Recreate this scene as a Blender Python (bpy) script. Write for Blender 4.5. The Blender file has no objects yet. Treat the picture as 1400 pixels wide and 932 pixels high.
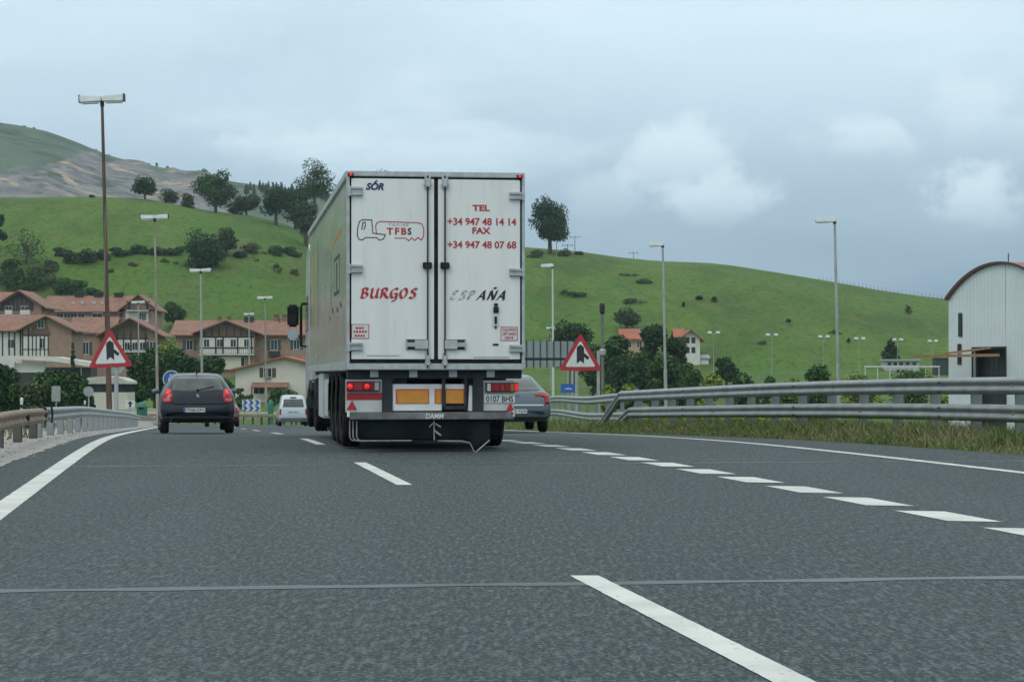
import bpy, bmesh, math, random
import numpy as np
from mathutils import Vector, Matrix, noise as mnoise
from mathutils.bvhtree import BVHTree

S = bpy.context.scene
COL = S.collection
R = math.radians
F, HY, EYE = 3000.0, 512.0, 1.1        # focal length and horizon measured on the 1400 px wide photograph, eye height

# ------------------------------------------------------------------ camera
cam_d = bpy.data.cameras.new("camera"); cam = bpy.data.objects.new("camera", cam_d); COL.objects.link(cam)
cam.location = (0, 0, EYE); cam.rotation_euler = (R(90), 0, 0)
cam_d.sensor_width = 36; cam_d.lens = F / 1400 * 36
cam_d.shift_y = (HY - 466) / 1400
cam_d.clip_start = 0.1; cam_d.clip_end = 8000
S.camera = cam

# ------------------------------------------------------------------ sky, sun, exposure
SUN_EL, SUN_AZ = 50, -150               # azimuth clockwise from +Y: behind the camera, to the left
W = bpy.data.worlds.new("World"); S.world = W; W.use_nodes = True
nt = W.node_tree; nt.nodes.clear()
def wn(t, **k):
    n = nt.nodes.new(t)
    for a, v in k.items(): setattr(n, a, v)
    return n
def wl(a, b): nt.links.new(a, b)
def wmath(op, a, b=None, clamp=False):
    n = wn("ShaderNodeMath", operation=op); n.use_clamp = clamp
    for i, v in enumerate((a, b)):
        if v is None: continue
        if isinstance(v, (int, float)): n.inputs[i].default_value = v
        else: wl(v, n.inputs[i])
    return n.outputs[0]
def wmix(f, a, b):
    n = wn("ShaderNodeMix", data_type='RGBA')
    for i, v in ((0, f), (6, a), (7, b)):
        if isinstance(v, (int, float)): n.inputs[i].default_value = v
        elif isinstance(v, tuple): n.inputs[i].default_value = (*v, 1)
        else: wl(v, n.inputs[i])
    return n.outputs[2]
def wrange(v, a, b, c=0.0, d=1.0):
    n = wn("ShaderNodeMapRange", interpolation_type='SMOOTHSTEP')
    wl(v, n.inputs[0])
    for i, q in enumerate((a, b, c, d)): n.inputs[i + 1].default_value = q
    return n.outputs[0]
tc = wn("ShaderNodeTexCoord"); sep = wn("ShaderNodeSeparateXYZ"); wl(tc.outputs["Generated"], sep.inputs[0])
zz = sep.outputs[2]
def wnoise(scale, stretch, detail=6, rough=.55, off=(0, 0, 0)):
    mp = wn("ShaderNodeMapping"); wl(tc.outputs["Generated"], mp.inputs[0])
    mp.inputs["Scale"].default_value = stretch; mp.inputs["Location"].default_value = off
    n = wn("ShaderNodeTexNoise"); wl(mp.outputs[0], n.inputs["Vector"])
    n.inputs["Scale"].default_value = scale; n.inputs["Detail"].default_value = detail; n.inputs["Roughness"].default_value = rough
    return n.outputs[0]
grad = wrange(zz, 0.025, 0.165)
col = wmix(grad, (.150, .250, .340), (.58, .725, .815))
broad = wrange(wnoise(3.2, (1, 1, 3.4), 5, .5, (1.3, .2, .4)), .36, .66)
col = wmix(wmath('MULTIPLY', broad, .50), col, (.36, .475, .56))
streak = wrange(wnoise(6.5, (1, 1, 4.2), 7, .56, (4.1, 2.2, 0)), .47, .70)
col = wmix(wmath('MULTIPLY', wmath('MULTIPLY', streak, wrange(zz, .055, .11)), .60), col, (.645, .775, .85))
dist_n = wmath('ADD', wmath('MULTIPLY', wnoise(15, (1, 1, 1.2), 5, .6, (2, 5, 1)), .6), wmath('MULTIPLY', wnoise(44, (1, 1, 1.1), 6, .6, (7, 1, 3)), .4))
def puff(px, py, rx, ry, amt):
    d = Vector(((px - 700) / F, 1, (HY - py) / F)).normalized()
    global col
    sb = wn("ShaderNodeVectorMath", operation='SUBTRACT'); wl(tc.outputs["Generated"], sb.inputs[0]); sb.inputs[1].default_value = d
    sc = wn("ShaderNodeVectorMath", operation='MULTIPLY'); wl(sb.outputs[0], sc.inputs[0]); sc.inputs[1].default_value = (F / rx, F / rx, F / ry)
    ln = wn("ShaderNodeVectorMath", operation='LENGTH'); wl(sc.outputs[0], ln.inputs[0])
    v = wmath('ADD', ln.outputs["Value"], wmath('MULTIPLY', wmath('SUBTRACT', dist_n, .5), 4.6))
    m = wrange(v, 1.05, .40)
    s2 = wn("ShaderNodeSeparateXYZ"); wl(sc.outputs[0], s2.inputs[0])
    base = wrange(s2.outputs[2], -1.0, .5, .15, 1.0)
    col = wmix(wmath('MULTIPLY', wmath('MULTIPLY', m, base), amt * .85), col, (.60, .725, .79))
for a in ((925, 215, 75, 65, 1.0), (1000, 280, 90, 40, .75), (1180, 190, 85, 42, .9), (1330, 145, 80, 60, .8),
          (1320, 275, 80, 50, .9), (395, 200, 150, 34, .9), (1240, 20, 160, 40, .8), (140, 60, 260, 50, .4), (650, 110, 160, 60, .35), (820, 270, 60, 40, .4)):
    puff(*a)
col = wmix(wrange(zz, .17, .75), col, (.78, .84, .825))
bg1 = wn("ShaderNodeBackground"); wl(col, bg1.inputs[0]); bg1.inputs[1].default_value = 1.42
sky = wn("ShaderNodeTexSky"); sky.sky_type = 'NISHITA'; sky.sun_disc = False
sky.sun_elevation = R(SUN_EL); sky.sun_rotation = R(SUN_AZ)
bg2 = wn("ShaderNodeBackground"); wl(sky.outputs[0], bg2.inputs[0]); bg2.inputs[1].default_value = 0.08
mx = wn("ShaderNodeMixShader"); mx.inputs[0].default_value = 0.10
wl(bg1.outputs[0], mx.inputs[1]); wl(bg2.outputs[0], mx.inputs[2])
wo = wn("ShaderNodeOutputWorld"); wl(mx.outputs[0], wo.inputs[0])

sun_d = bpy.data.lights.new("sun", 'SUN'); sun = bpy.data.objects.new("sun", sun_d); COL.objects.link(sun)
sun_d.energy = 0.75; sun_d.angle = R(25); sun_d.color = (1, .965, .91)
az, el = R(SUN_AZ), R(SUN_EL)
sdir = Vector((math.sin(az) * math.cos(el), math.cos(az) * math.cos(el), math.sin(el)))
sun.rotation_euler = sdir.to_track_quat('Z', 'Y').to_euler()

S.view_settings.view_transform = 'Standard'; S.view_settings.look = 'None'
S.view_settings.exposure = 0.0; S.view_settings.gamma = 1.0; S.view_settings.use_curve_mapping = False
S.render.engine = 'CYCLES'
S.cycles.use_denoising = True
S.cycles.max_bounces = 6; S.cycles.diffuse_bounces = 3; S.cycles.glossy_bounces = 3
S.cycles.transmission_bounces = 3; S.cycles.volume_bounces = 0; S.cycles.transparent_max_bounces = 6

# ------------------------------------------------------------------ helpers
def tag(o, label, cat, group=None):
    o["label"] = label; o["category"] = cat
    if group: o["group"] = group
    return o
def thing(name, label, cat, loc=(0, 0, 0), rz=0.0, group=None):
    o = bpy.data.objects.new(name, None); COL.objects.link(o)
    o.location = loc; o.rotation_euler = (0, 0, rz); o.empty_display_size = .3
    return tag(o, label, cat, group)
def link(name, me, mats=None, parent=None, loc=None, rot=None, kind=None, label=None):
    o = bpy.data.objects.new(name, me); COL.objects.link(o)
    if mats:
        for m in (mats if isinstance(mats, (list, tuple)) else [mats]): me.materials.append(m)
    if parent: o.parent = parent
    if loc is not None: o.location = loc
    if rot is not None: o.rotation_euler = rot
    if kind: o["kind"] = kind
    if label: o["label"] = label
    return o
def pydata(name, v, f, mats=None, parent=None, smooth=False, **k):
    me = bpy.data.meshes.new(name); me.from_pydata([tuple(p) for p in v], [], [tuple(q) for q in f]); me.update()
    if smooth: me.polygons.foreach_set("use_smooth", [True] * len(me.polygons))
    return link(name, me, mats, parent, **k)
def copy_tree(o, parent=None):
    c = o.copy(); COL.objects.link(c)
    if parent: c.parent = parent
    for ch in KIDS.get(o.name, []): copy_tree(ch, c)
    return c
KIDS = {}
def index_kids():
    KIDS.clear()
    for o in S.objects:
        if o.parent: KIDS.setdefault(o.parent.name, []).append(o)

class MB:
    """collects boxes, tubes, prisms, then builds ONE mesh"""
    def __init__(s): s.v = []; s.f = []; s.m = []
    def add(s, v, f, mi=0):
        n = len(s.v); s.v += [Vector(p) for p in v]
        s.f += [tuple(n + i for i in q) for q in f]; s.m += [mi] * len(f); return s
    def box(s, x0, x1, y0, y1, z0, z1, mi=0, M=None):
        v = [Vector((x, y, z)) for z in (z0, z1) for y in (y0, y1) for x in (x0, x1)]
        if M: v = [M @ p for p in v]
        return s.add(v, [(0, 2, 3, 1), (4, 5, 7, 6), (0, 1, 5, 4), (2, 6, 7, 3), (0, 4, 6, 2), (1, 3, 7, 5)], mi)
    def tube(s, pts, rad, n=8, mi=0, caps=True):
        pts = [Vector(p) for p in pts]; rad = rad if isinstance(rad, (list, tuple)) else [rad] * len(pts)
        v = []; f = []
        for i, p in enumerate(pts):
            d = (pts[min(i + 1, len(pts) - 1)] - pts[max(i - 1, 0)]).normalized()
            a = d.cross(Vector((0, 0, 1)) if abs(d.z) < .9 else Vector((1, 0, 0))).normalized(); b = d.cross(a)
            v += [p + rad[i] * (math.cos(2 * math.pi * k / n) * a + math.sin(2 * math.pi * k / n) * b) for k in range(n)]
        for i in range(len(pts) - 1):
            f += [(i * n + k, i * n + (k + 1) % n, (i + 1) * n + (k + 1) % n, (i + 1) * n + k) for k in range(n)]
        if caps: f += [tuple(range(n))[::-1], tuple((len(pts) - 1) * n + k for k in range(n))]
        return s.add(v, f, mi)
    def prism(s, poly, axis, a, b, mi=0):
        """poly in the two other axes (x,z for axis y; y,z for x; x,y for z), from a to b along axis"""
        def P(p, t): return {'y': (p[0], t, p[1]), 'x': (t, p[0], p[1]), 'z': (p[0], p[1], t)}[axis]
        n = len(poly)
        v = [P(p, a) for p in poly] + [P(p, b) for p in poly]
        f = [tuple(range(n)), tuple(range(n, 2 * n))[::-1]] + [(i, n + i, n + (i + 1) % n, (i + 1) % n) for i in range(n)]
        return s.add(v, f, mi)
    def lathe(s, prof, axis='x', c=(0, 0, 0), n=24, mi=0):
        v = []; f = []; m = len(prof)
        for k in range(n):
            a = 2 * math.pi * k / n
            for (r, t) in prof:
                if axis == 'x': v.append((c[0] + t, c[1] + r * math.cos(a), c[2] + r * math.sin(a)))
                elif axis == 'y': v.append((c[0] + r * math.cos(a), c[1] + t, c[2] + r * math.sin(a)))
                else: v.append((c[0] + r * math.cos(a), c[1] + r * math.sin(a), c[2] + t))
        for k in range(n):
            q = (k + 1) % n
            f += [(k * m + i, k * m + i + 1, q * m + i + 1, q * m + i) for i in range(m - 1)]
        return s.add(v, f, mi)
    def build(s, name, mats, parent=None, bevel=0, smooth=False, fix=True, **k):
        me = bpy.data.meshes.new(name); me.from_pydata([tuple(p) for p in s.v], [], s.f); me.update()
        me.polygons.foreach_set("material_index", s.m)
        if fix or bevel:
            bm = bmesh.new(); bm.from_mesh(me)
            bmesh.ops.recalc_face_normals(bm, faces=bm.faces)
            if bevel:
                bmesh.ops.bevel(bm, geom=[e for e in bm.edges if e.is_manifold and e.calc_face_angle(0) > .6], offset=bevel, segments=2, affect='EDGES', clamp_overlap=True)
            bm.to_mesh(me); bm.free()
        if smooth: me.polygons.foreach_set("use_smooth", [True] * len(me.polygons))
        return link(name, me, mats, parent, **k)

# ------------------------------------------------------------------ materials
MATS = {}
def mat(name, c, rough=.6, metal=0.0, c2=None, scale=4.0, detail=5, lo=.38, hi=.62, bump=0.0, bscale=None, coat=0.0, stretch=(1, 1, 1),
        emit=None, spec=None, island=0.0, c3=None, scale3=1.0, lo3=.5, hi3=.7, trans=0.0):
    if name in MATS: return MATS[name]
    m = bpy.data.materials.new(name); m.use_nodes = True; t = m.node_tree; p = t.nodes["Principled BSDF"]
    def N(ty): return t.nodes.new(ty)
    L = t.links.new
    p.inputs["Roughness"].default_value = rough; p.inputs["Metallic"].default_value = metal
    if coat: p.inputs["Coat Weight"].default_value = coat; p.inputs["Coat Roughness"].default_value = .06
    if spec is not None: p.inputs["Specular IOR Level"].default_value = spec
    if trans: p.inputs["Transmission Weight"].default_value = trans
    p.inputs["Base Color"].default_value = (*c, 1)
    co = N("ShaderNodeTexCoord"); mp = N("ShaderNodeMapping"); L(co.outputs["Object"], mp.inputs[0]); mp.inputs["Scale"].default_value = stretch
    out = None
    def mixc(fac, a, b):
        x = N("ShaderNodeMix"); x.data_type = 'RGBA'; L(fac, x.inputs[0])
        for i, q in ((6, a), (7, b)):
            if isinstance(q, tuple): x.inputs[i].default_value = (*q, 1)
            else: L(q, x.inputs[i])
        return x.outputs[2]
    def nz(sc, a, b, dt=detail):
        n = N("ShaderNodeTexNoise"); L(mp.outputs[0], n.inputs["Vector"]); n.inputs["Scale"].default_value = sc; n.inputs["Detail"].default_value = dt
        r = N("ShaderNodeMapRange"); L(n.outputs[0], r.inputs[0]); r.inputs[1].default_value = a; r.inputs[2].default_value = b
        return r.outputs[0], n.outputs[0]
    if c2: out = mixc(nz(scale, lo, hi)[0], c, c2)
    if c3: out = mixc(nz(scale3, lo3, hi3)[0], out or c, c3)
    if island:
        g = N("ShaderNodeNewGeometry"); r = N("ShaderNodeMapRange"); L(g.outputs["Random Per Island"], r.inputs[0])
        r.inputs[3].default_value = 1 - island; r.inputs[4].default_value = 1 + island
        v = N("ShaderNodeVectorMath"); v.operation = 'SCALE'
        if out: L(out, v.inputs[0])
        else: v.inputs[0].default_value = c
        L(r.outputs[0], v.inputs[3]); out = v.outputs[0]
    if out: L(out, p.inputs["Base Color"])
    if bump:
        b = N("ShaderNodeBump"); b.inputs["Strength"].default_value = bump; b.inputs["Distance"].default_value = .02
        L(nz(bscale or scale * 3, 0, 1)[1], b.inputs["Height"]); L(b.outputs[0], p.inputs["Normal"])
    if emit:
        p.inputs["Emission Color"].default_value = (*emit[0], 1); p.inputs["Emission Strength"].default_value = emit[1]
    MATS[name] = m
    return m

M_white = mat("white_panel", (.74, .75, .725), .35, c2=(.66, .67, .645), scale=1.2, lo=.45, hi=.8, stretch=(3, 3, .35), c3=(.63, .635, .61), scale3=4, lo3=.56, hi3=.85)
M_alu = mat("aluminium", (.50, .52, .52), .40, .35, c2=(.40, .42, .42), scale=9)
M_galv = mat("galvanised_steel", (.31, .335, .34), .5, .4, c2=(.24, .26, .265), scale=3, bump=.05)
M_rustrail = mat("rusty_steel", (.26, .19, .135), .7, .2, c2=(.34, .27, .21), scale=2.2, c3=(.17, .11, .075), scale3=6, bump=.1)
M_rustpole = mat("rust_streaked_pole", (.16, .095, .065), .65, .2, c2=(.06, .045, .04), scale=1.5, stretch=(6, 6, .4), c3=(.30, .24, .19), scale3=.6, lo3=.55, hi3=.75)
M_greypole = mat("grey_pole", (.42, .43, .43), .5, .4, c2=(.33, .33, .32), scale=2, stretch=(3, 3, .5))
M_polespot = mat("weathered_pole", (.40, .37, .32), .55, .3, c2=(.27, .22, .18), scale=1.2, stretch=(3, 3, .5))
M_lamphead = mat("lamp_housing", (.78, .80, .80), .45, c2=(.68, .70, .69), scale=3)
M_lens = mat("lamp_lens", (.55, .57, .56), .2, c2=(.48, .5, .49), scale=5)
M_black = mat("black_rubber", (.014, .016, .017), .75, spec=.15, c2=(.03, .031, .032), scale=6)
M_tyre = mat("tyre_rubber", (.012, .012, .013), .8, spec=.12, c2=(.032, .031, .029), scale=5, bump=.2)
M_dark = mat("dark_steel", (.022, .028, .031), .55, 0, spec=.25, c2=(.034, .040, .042), scale=5)
M_worn = mat("worn_bumper", (.22, .24, .24), .6, .4, c2=(.13, .13, .13), scale=5, c3=(.10, .075, .06), scale3=3, lo3=.62, hi3=.7)
M_red = mat("sign_red", (.42, .022, .035), .45, c2=(.36, .02, .03), scale=6)
M_redtext = mat("red_lettering", (.42, .025, .035), .5)
M_bluetext = mat("blue_lettering", (.015, .025, .12), .5)
M_blacktext = mat("black_lettering", (.015, .016, .018), .5)
M_greytext = mat("faded_lettering", (.16, .17, .18), .5, c2=(.55, .56, .56), scale=14)
M_signwhite = mat("sign_white", (.62, .64, .63), .45, c2=(.56, .58, .57), scale=5)
M_signblue = mat("sign_blue", (.02, .09, .36), .4, c2=(.03, .11, .38), scale=5)
M_orange = mat("orange_reflector", (.62, .27, .03), .4, c2=(.56, .24, .03), scale=10)
M_taillens = mat("tail_lens", (.30, .012, .016), .18, c2=(.20, .008, .012), scale=12)
M_lit = mat("lit_tail_lens", (.45, .01, .012), .2, emit=((1, .03, .03), .55))
M_redband = mat("red_reflector_band", (.40, .02, .03), .3, c2=(.25, .015, .02), scale=40)
M_clear = mat("clear_lens", (.5, .52, .52), .15)
M_amber = mat("amber_lens", (.35, .12, .02), .25)
M_plate = mat("number_plate", (.62, .64, .62), .45, c2=(.52, .54, .52), scale=14)
M_glass = mat("car_glass", (.046, .064, .064), .04, spec=.9, c2=(.014, .024, .026), scale=2.6, lo=.42, hi=.6)  # mottled colour stands in for varied reflections and the interior
M_housewin = mat("window_glass", (.03, .04, .05), .12)
M_carblack = mat("black_car_paint", (.006, .012, .022), .3, 0, coat=.3, spec=.3)
M_carblue = mat("blue_grey_car_paint", (.085, .118, .145), .35, .2, coat=.3)
M_carsilver = mat("silver_car_paint", (.48, .52, .56), .35, .3, coat=.6)
M_carred = mat("dark_red_car_paint", (.12, .012, .03), .3, coat=.7)
M_plastic = mat("dark_plastic", (.03, .033, .036), .55)
M_chrome = mat("chrome", (.7, .7, .7), .15, 1.0)
M_bark = mat("bark", (.055, .045, .035), .9, c2=(.09, .075, .06), scale=4)
def leafmat(n, c, isl=.45):
    c2 = tuple(min(1, q * 1.5) for q in c)
    return mat(n, c, .7, c2=c2, scale=.35, detail=3, lo=.4, hi=.65, island=isl, spec=.08)
L_dark = leafmat("dark_foliage", (.026, .058, .024))
L_deep = leafmat("deep_green_foliage", (.038, .080, .027))
L_mid = leafmat("mid_foliage", (.055, .105, .032))
L_light = leafmat("yellow_green_foliage", (.16, .215, .045))
L_olive = leafmat("olive_foliage", (.070, .095, .042))
L_grey = leafmat("grey_green_foliage", (.050, .078, .040))

# ------------------------------------------------------------------ terrain functions
def softp(t): return t if t > 30 else math.log1p(math.exp(t))
def lerp_pts(x, pts):
    if x <= pts[0][0]: return pts[0][1]
    for (a, va), (b, vb) in zip(pts, pts[1:]):
        if x <= b: return va + (vb - va) * (x - a) / (b - a)
    return pts[-1][1]
def sstep(a, b, x):
    t = min(1, max(0, (x - a) / (b - a))); return t * t * (3 - 2 * t)
def zr(y):
    base = -.0212 * 4 * softp((y - 38) / 4)
    far = lerp_pts(y, [(170, -2.80), (200, -3.2), (260, -3.0), (300, -2.2), (400, 1.0), (440, 2.2), (5000, 2.2)])
    k = sstep(165, 175, y)
    return base * (1 - k) + far * k
def Xl(y): return -1.47 - .148 * y
def Xc(y): return 2.17 - .148 * y
def Xr(y): return 5.9 - .148 * y - .0015 * max(0, y - 26) ** 2 * (1 if y < 60 else 0) - (0 if y < 60 else 1.73)
def Xe(y):
    y2 = min(y, 72); x = 9.4 - .148 * y2 + .0011 * max(0, y2 - 40) ** 2
    if y > 72:
        x += lerp_pts(y, [(72, 0), (100, -2.6), (130, -8.2), (150, -13.2), (165, -18.5), (175, -23.5), (182, -30), (186, -40)])
    return x
def shoulder(y): return lerp_pts(y, [(0, 3.2), (30, 2.2), (39, 1.7), (60, .5), (90, .6), (200, .8)])
def Xrail(y): return Xl(y) - lerp_pts(y, [(0, 1.3), (45, 1.25), (90, 1.1), (200, 1.15)])
def XrailR(y): return lerp_pts(y, [(0, 15.0), (20, 10.8), (34, 7.9), (46, 5.25), (58, 2.95), (66, 1.5)])

RIDGE = [(-3000, 400), (-900, 300), (-300, 285), (-100, 275), (0, 270.5), (130, 269.5), (200, 273), (260, 284), (300, 290), (340, 294), (385, 305), (420, 322), (520, 335),
         (722, 339), (790, 346), (850, 354), (900, 358), (960, 359), (1000, 362), (1050, 370), (1100, 378), (1150, 387), (1200, 396),
         (1250, 403), (1300, 409), (1400, 420), (1700, 445), (2300, 475), (4000, 490)]
def gz(x, y):
    z = zr(y)
    yy = max(y, 1)
    if y < 215:
        k = 1 - sstep(185, 215, y)
        dl = Xl(y) - .75 - x; dr = x - (Xe(y) + shoulder(y) - .25)
        if dl > 0: d = -.03 + .02 * min(dl, 1) - .10 * min(max(dl - 1.2, 0), 14) * sstep(45, 90, y) - .05 * min(max(dl - 1.6, 0), 14)
        elif dr > 0: d = -.03 + .05 * min(dr, 1) - .10 * min(max(dr - 2.2, 0), 12)
        else: d = -.28
        z += d * k
    if y > 380:
        u = x / yy; px = 700 + F * u
        Dr = 640 - 40 * sstep(500, 1100, px)
        D0 = 425
        zt = EYE + (HY - lerp_pts(px, RIDGE)) / F * Dr * .984
        if y < Dr + 400:
            if y <= Dr: s = math.sin(math.pi / 2 * max(0, (y - D0) / (Dr - D0))) ** 1.05
            else: s = math.cos(min(1, (y - Dr) / 400) * math.pi / 2) ** .9
            z = z + (zt - z) * s if y > D0 else z
        else: z = 0.0
        if y < 1000:
            n = mnoise.noise((x * .022, y * .022, 0)) * 1.3 + mnoise.noise((x * .07, y * .07, 3)) * .4
            z += n * sstep(430, 480, y) * (1 - .75 * sstep(Dr - 70, Dr - 10, y))
    return z
def hit(px, py, lo=20., hi=1000.):
    """where the sight line through a pixel of the photograph meets the terrain"""
    u = (px - 700) / F; e = (HY - py) / F; d = lo; st = .5
    while d < hi:
        if EYE + e * d <= gz(u * d, d): break
        d += st; st = .5 if d < 120 else 2
    return Vector((u * d, d, gz(u * d, d)))
def at(px, D, z=None):
    x = (px - 700) / F * D
    return Vector((x, D, gz(x, D) if z is None else z))
def zpx(py, D): return EYE + (HY - py) / F * D

# ------------------------------------------------------------------ ground sheet
def tagkind(o, k): o["kind"] = k; return o
rows = [-30, -15, -5]; d = 0.0
while d < 2650:
    rows.append(d); d += .8 if d < 70 else (1.6 if d < 130 else (3 if d < 250 else (5 if d < 420 else (3.2 if d < 690 else (10 if d < 1100 else 60)))))
cols = [-.9 + 1.8 * i / 300 for i in range(301)]
gv = []; ga = []
for y in rows:
    for u in cols:
        x = u * (max(y, -8) + 40); gv.append((x, y, gz(x, y)))
nc = len(cols)
gf = [(i * nc + j, i * nc + j + 1, (i + 1) * nc + j + 1, (i + 1) * nc + j) for i in range(len(rows) - 1) for j in range(nc - 1)]

def grass_material():
    m = bpy.data.materials.new("pasture"); m.use_nodes = True; t = m.node_tree; p = t.nodes["Principled BSDF"]; p.inputs["Roughness"].default_value = .9
    p.inputs["Specular IOR Level"].default_value = .15
    L = t.links.new; N = t.nodes.new
    co = N("ShaderNodeTexCoord")
    def nz(sc, a, b, stretch=(1, 1, 1), dt=6, off=0):
        mp = N("ShaderNodeMapping"); L(co.outputs["Object"], mp.inputs[0]); mp.inputs["Scale"].default_value = stretch; mp.inputs["Location"].default_value = (off, off, 0)
        n = N("ShaderNodeTexNoise"); L(mp.outputs[0], n.inputs["Vector"]); n.inputs["Scale"].default_value = sc; n.inputs["Detail"].default_value = dt
        r = N("ShaderNodeMapRange"); r.interpolation_type = 'SMOOTHSTEP'; L(n.outputs[0], r.inputs[0]); r.inputs[1].default_value = a; r.inputs[2].default_value = b
        return r.outputs[0]
    def mixc(f, a, b, k=1):
        x = N("ShaderNodeMix"); x.data_type = 'RGBA'
        if k != 1:
            mm = N("ShaderNodeMath"); mm.operation = 'MULTIPLY'; L(f, mm.inputs[0]); mm.inputs[1].default_value = k; f = mm.outputs[0]
        L(f, x.inputs[0])
        for i, q in ((6, a), (7, b)):
            if isinstance(q, tuple): x.inputs[i].default_value = (*q, 1)
            else: L(q, x.inputs[i])
        return x.outputs[2]
    c = mixc(nz(.018, .35, .65, (1, .5, 1)), (.070, .146, .022), (.092, .162, .026))
    c = mixc(nz(.06, .40, .68, (1, .45, 1), off=7), c, (.058, .104, .020), .9)
    c = mixc(nz(.035, .56, .72, (1, .3, 1), off=31), c, (.118, .120, .055), .5)
    c = mixc(nz(.9, .45, .72, (1, .5, 1), 4), c, (.034, .068, .018), .8)
    c = mixc(nz(.28, .48, .75, (1, .35, 1), 5, 50), c, (.125, .155, .045), .6)
    L(c, p.inputs["Base Color"])
    return m
M_grass = grass_material()
ground = pydata("ground", gv, gf, M_grass, smooth=True, kind="structure")

# ------------------------------------------------------------------ mountain with quarry
MR = [(-2600, 330), (-1500, 200), (-500, 130), (-150, 158), (0, 168), (35, 175), (60, 181), (100, 196), (130, 208), (150, 214), (190, 223), (240, 233), (270, 232), (285, 236),
      (310, 246), (350, 251), (400, 258), (460, 268), (520, 290), (620, 330), (760, 380), (1200, 430)]
QU = [(-400, 265), (-60, 246), (0, 243), (50, 234), (90, 224), (112, 212), (130, 209), (150, 216), (200, 226), (250, 236), (285, 240), (300, 252), (330, 300)]
mv = []; mrock = []
mrows = [1150 + 22 * i for i in range(62)]
mcols = list(range(-1400, 900, 7))
for D in mrows:
    for px in mcols:
        u = (px - 700) / F; x = u * D
        zt = EYE + (HY - lerp_pts(px, MR)) / F * 2250 * .956
        t = (D - 1150) / 1100
        s = math.sin(min(1, t) * math.pi / 2) ** 1.15 if t <= 1 else math.cos(min(1, (t - 1) / .5) * 1.2)
        z = -2 + (zt + 2) * s
        py = HY - F * (z - EYE) / D
        qn = mnoise.fractal((px * .03, D * .004, 1), 1.0, 2.0, 4) * 9
        rk = sstep(-3, 4, py + qn - lerp_pts(px, QU)) * (1 - sstep(300, 315, py)) * (1 - sstep(300, 335, px)) * sstep(-500, -300, px)
        z += rk * abs(mnoise.fractal((x * .012, D * .012, z * .02), 1.0, 2.0, 5)) * 5 * (1 - sstep(.85, .97, t))
        z += mnoise.fractal((x * .006, D * .006, 2), 1.0, 2.0, 4) * 5 * (1 - sstep(.75, .95, t))
        mv.append((x, D, z)); mrock.append(rk)
mc = len(mcols)
mf = [(i * mc + j, i * mc + j + 1, (i + 1) * mc + j + 1, (i + 1) * mc + j) for i in range(len(mrows) - 1) for j in range(mc - 1)]
def mountain_material():
    m = bpy.data.materials.new("mountain_side"); m.use_nodes = True; t = m.node_tree; p = t.nodes["Principled BSDF"]; p.inputs["Roughness"].default_value = .95
    p.inputs["Specular IOR Level"].default_value = .1
    L = t.links.new; N = t.nodes.new
    co = N("ShaderNodeTexCoord"); at_ = N("ShaderNodeAttribute"); at_.attribute_name = "rock"
    def nz(sc, a, b, st=(1, 1, 1), off=0):
        mp = N("ShaderNodeMapping"); L(co.outputs["Object"], mp.inputs[0]); mp.inputs["Scale"].default_value = st; mp.inputs["Location"].default_value = (off, off, off)
        n = N("ShaderNodeTexNoise"); L(mp.outputs[0], n.inputs["Vector"]); n.inputs["Scale"].default_value = sc; n.inputs["Detail"].default_value = 8; n.inputs["Roughness"].default_value = .62
        r = N("ShaderNodeMapRange"); L(n.outputs[0], r.inputs[0]); r.inputs[1].default_value = a; r.inputs[2].default_value = b; return r.outputs[0]
    def mixc(f, a, b):
        x = N("ShaderNodeMix"); x.data_type = 'RGBA'; L(f, x.inputs[0])
        for i, q in ((6, a), (7, b)):
            if isinstance(q, tuple): x.inputs[i].default_value = (*q, 1)
            else: L(q, x.inputs[i])
        return x.outputs[2]
    g = mixc(nz(.012, .38, .62), (.085, .130, .085), (.11, .15, .10))  # greens pushed toward blue, part of the haze put into the colour
    g = mixc(nz(.03, .48, .62, off=9), g, (.038, .060, .034)); g = mixc(nz(.05, .55, .7, (1, .5, 1), off=29), g, (.13, .14, .09))
    r = mixc(nz(.045, .4, .6, (1, 1, .5)), (.13, .135, .145), (.23, .225, .22))
    r = mixc(nz(.024, .53, .61, (1, 1, .6), 20), r, (.42, .325, .21))
    r = mixc(nz(.07, .54, .62, (1, 1, .6), 40), r, (.085, .10, .10))
    r = mixc(nz(.035, .57, .62, (1, 1, 1.5), 70), r, (.06, .085, .05))
    L(mixc(at_.outputs["Fac"], g, r), p.inputs["Base Color"])
    return m
mountain = pydata("mountain", mv, mf, mountain_material(), smooth=True, kind="structure")
a = mountain.data.attributes.new("rock", 'FLOAT', 'POINT'); a.data.foreach_set("value", mrock)

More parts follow.
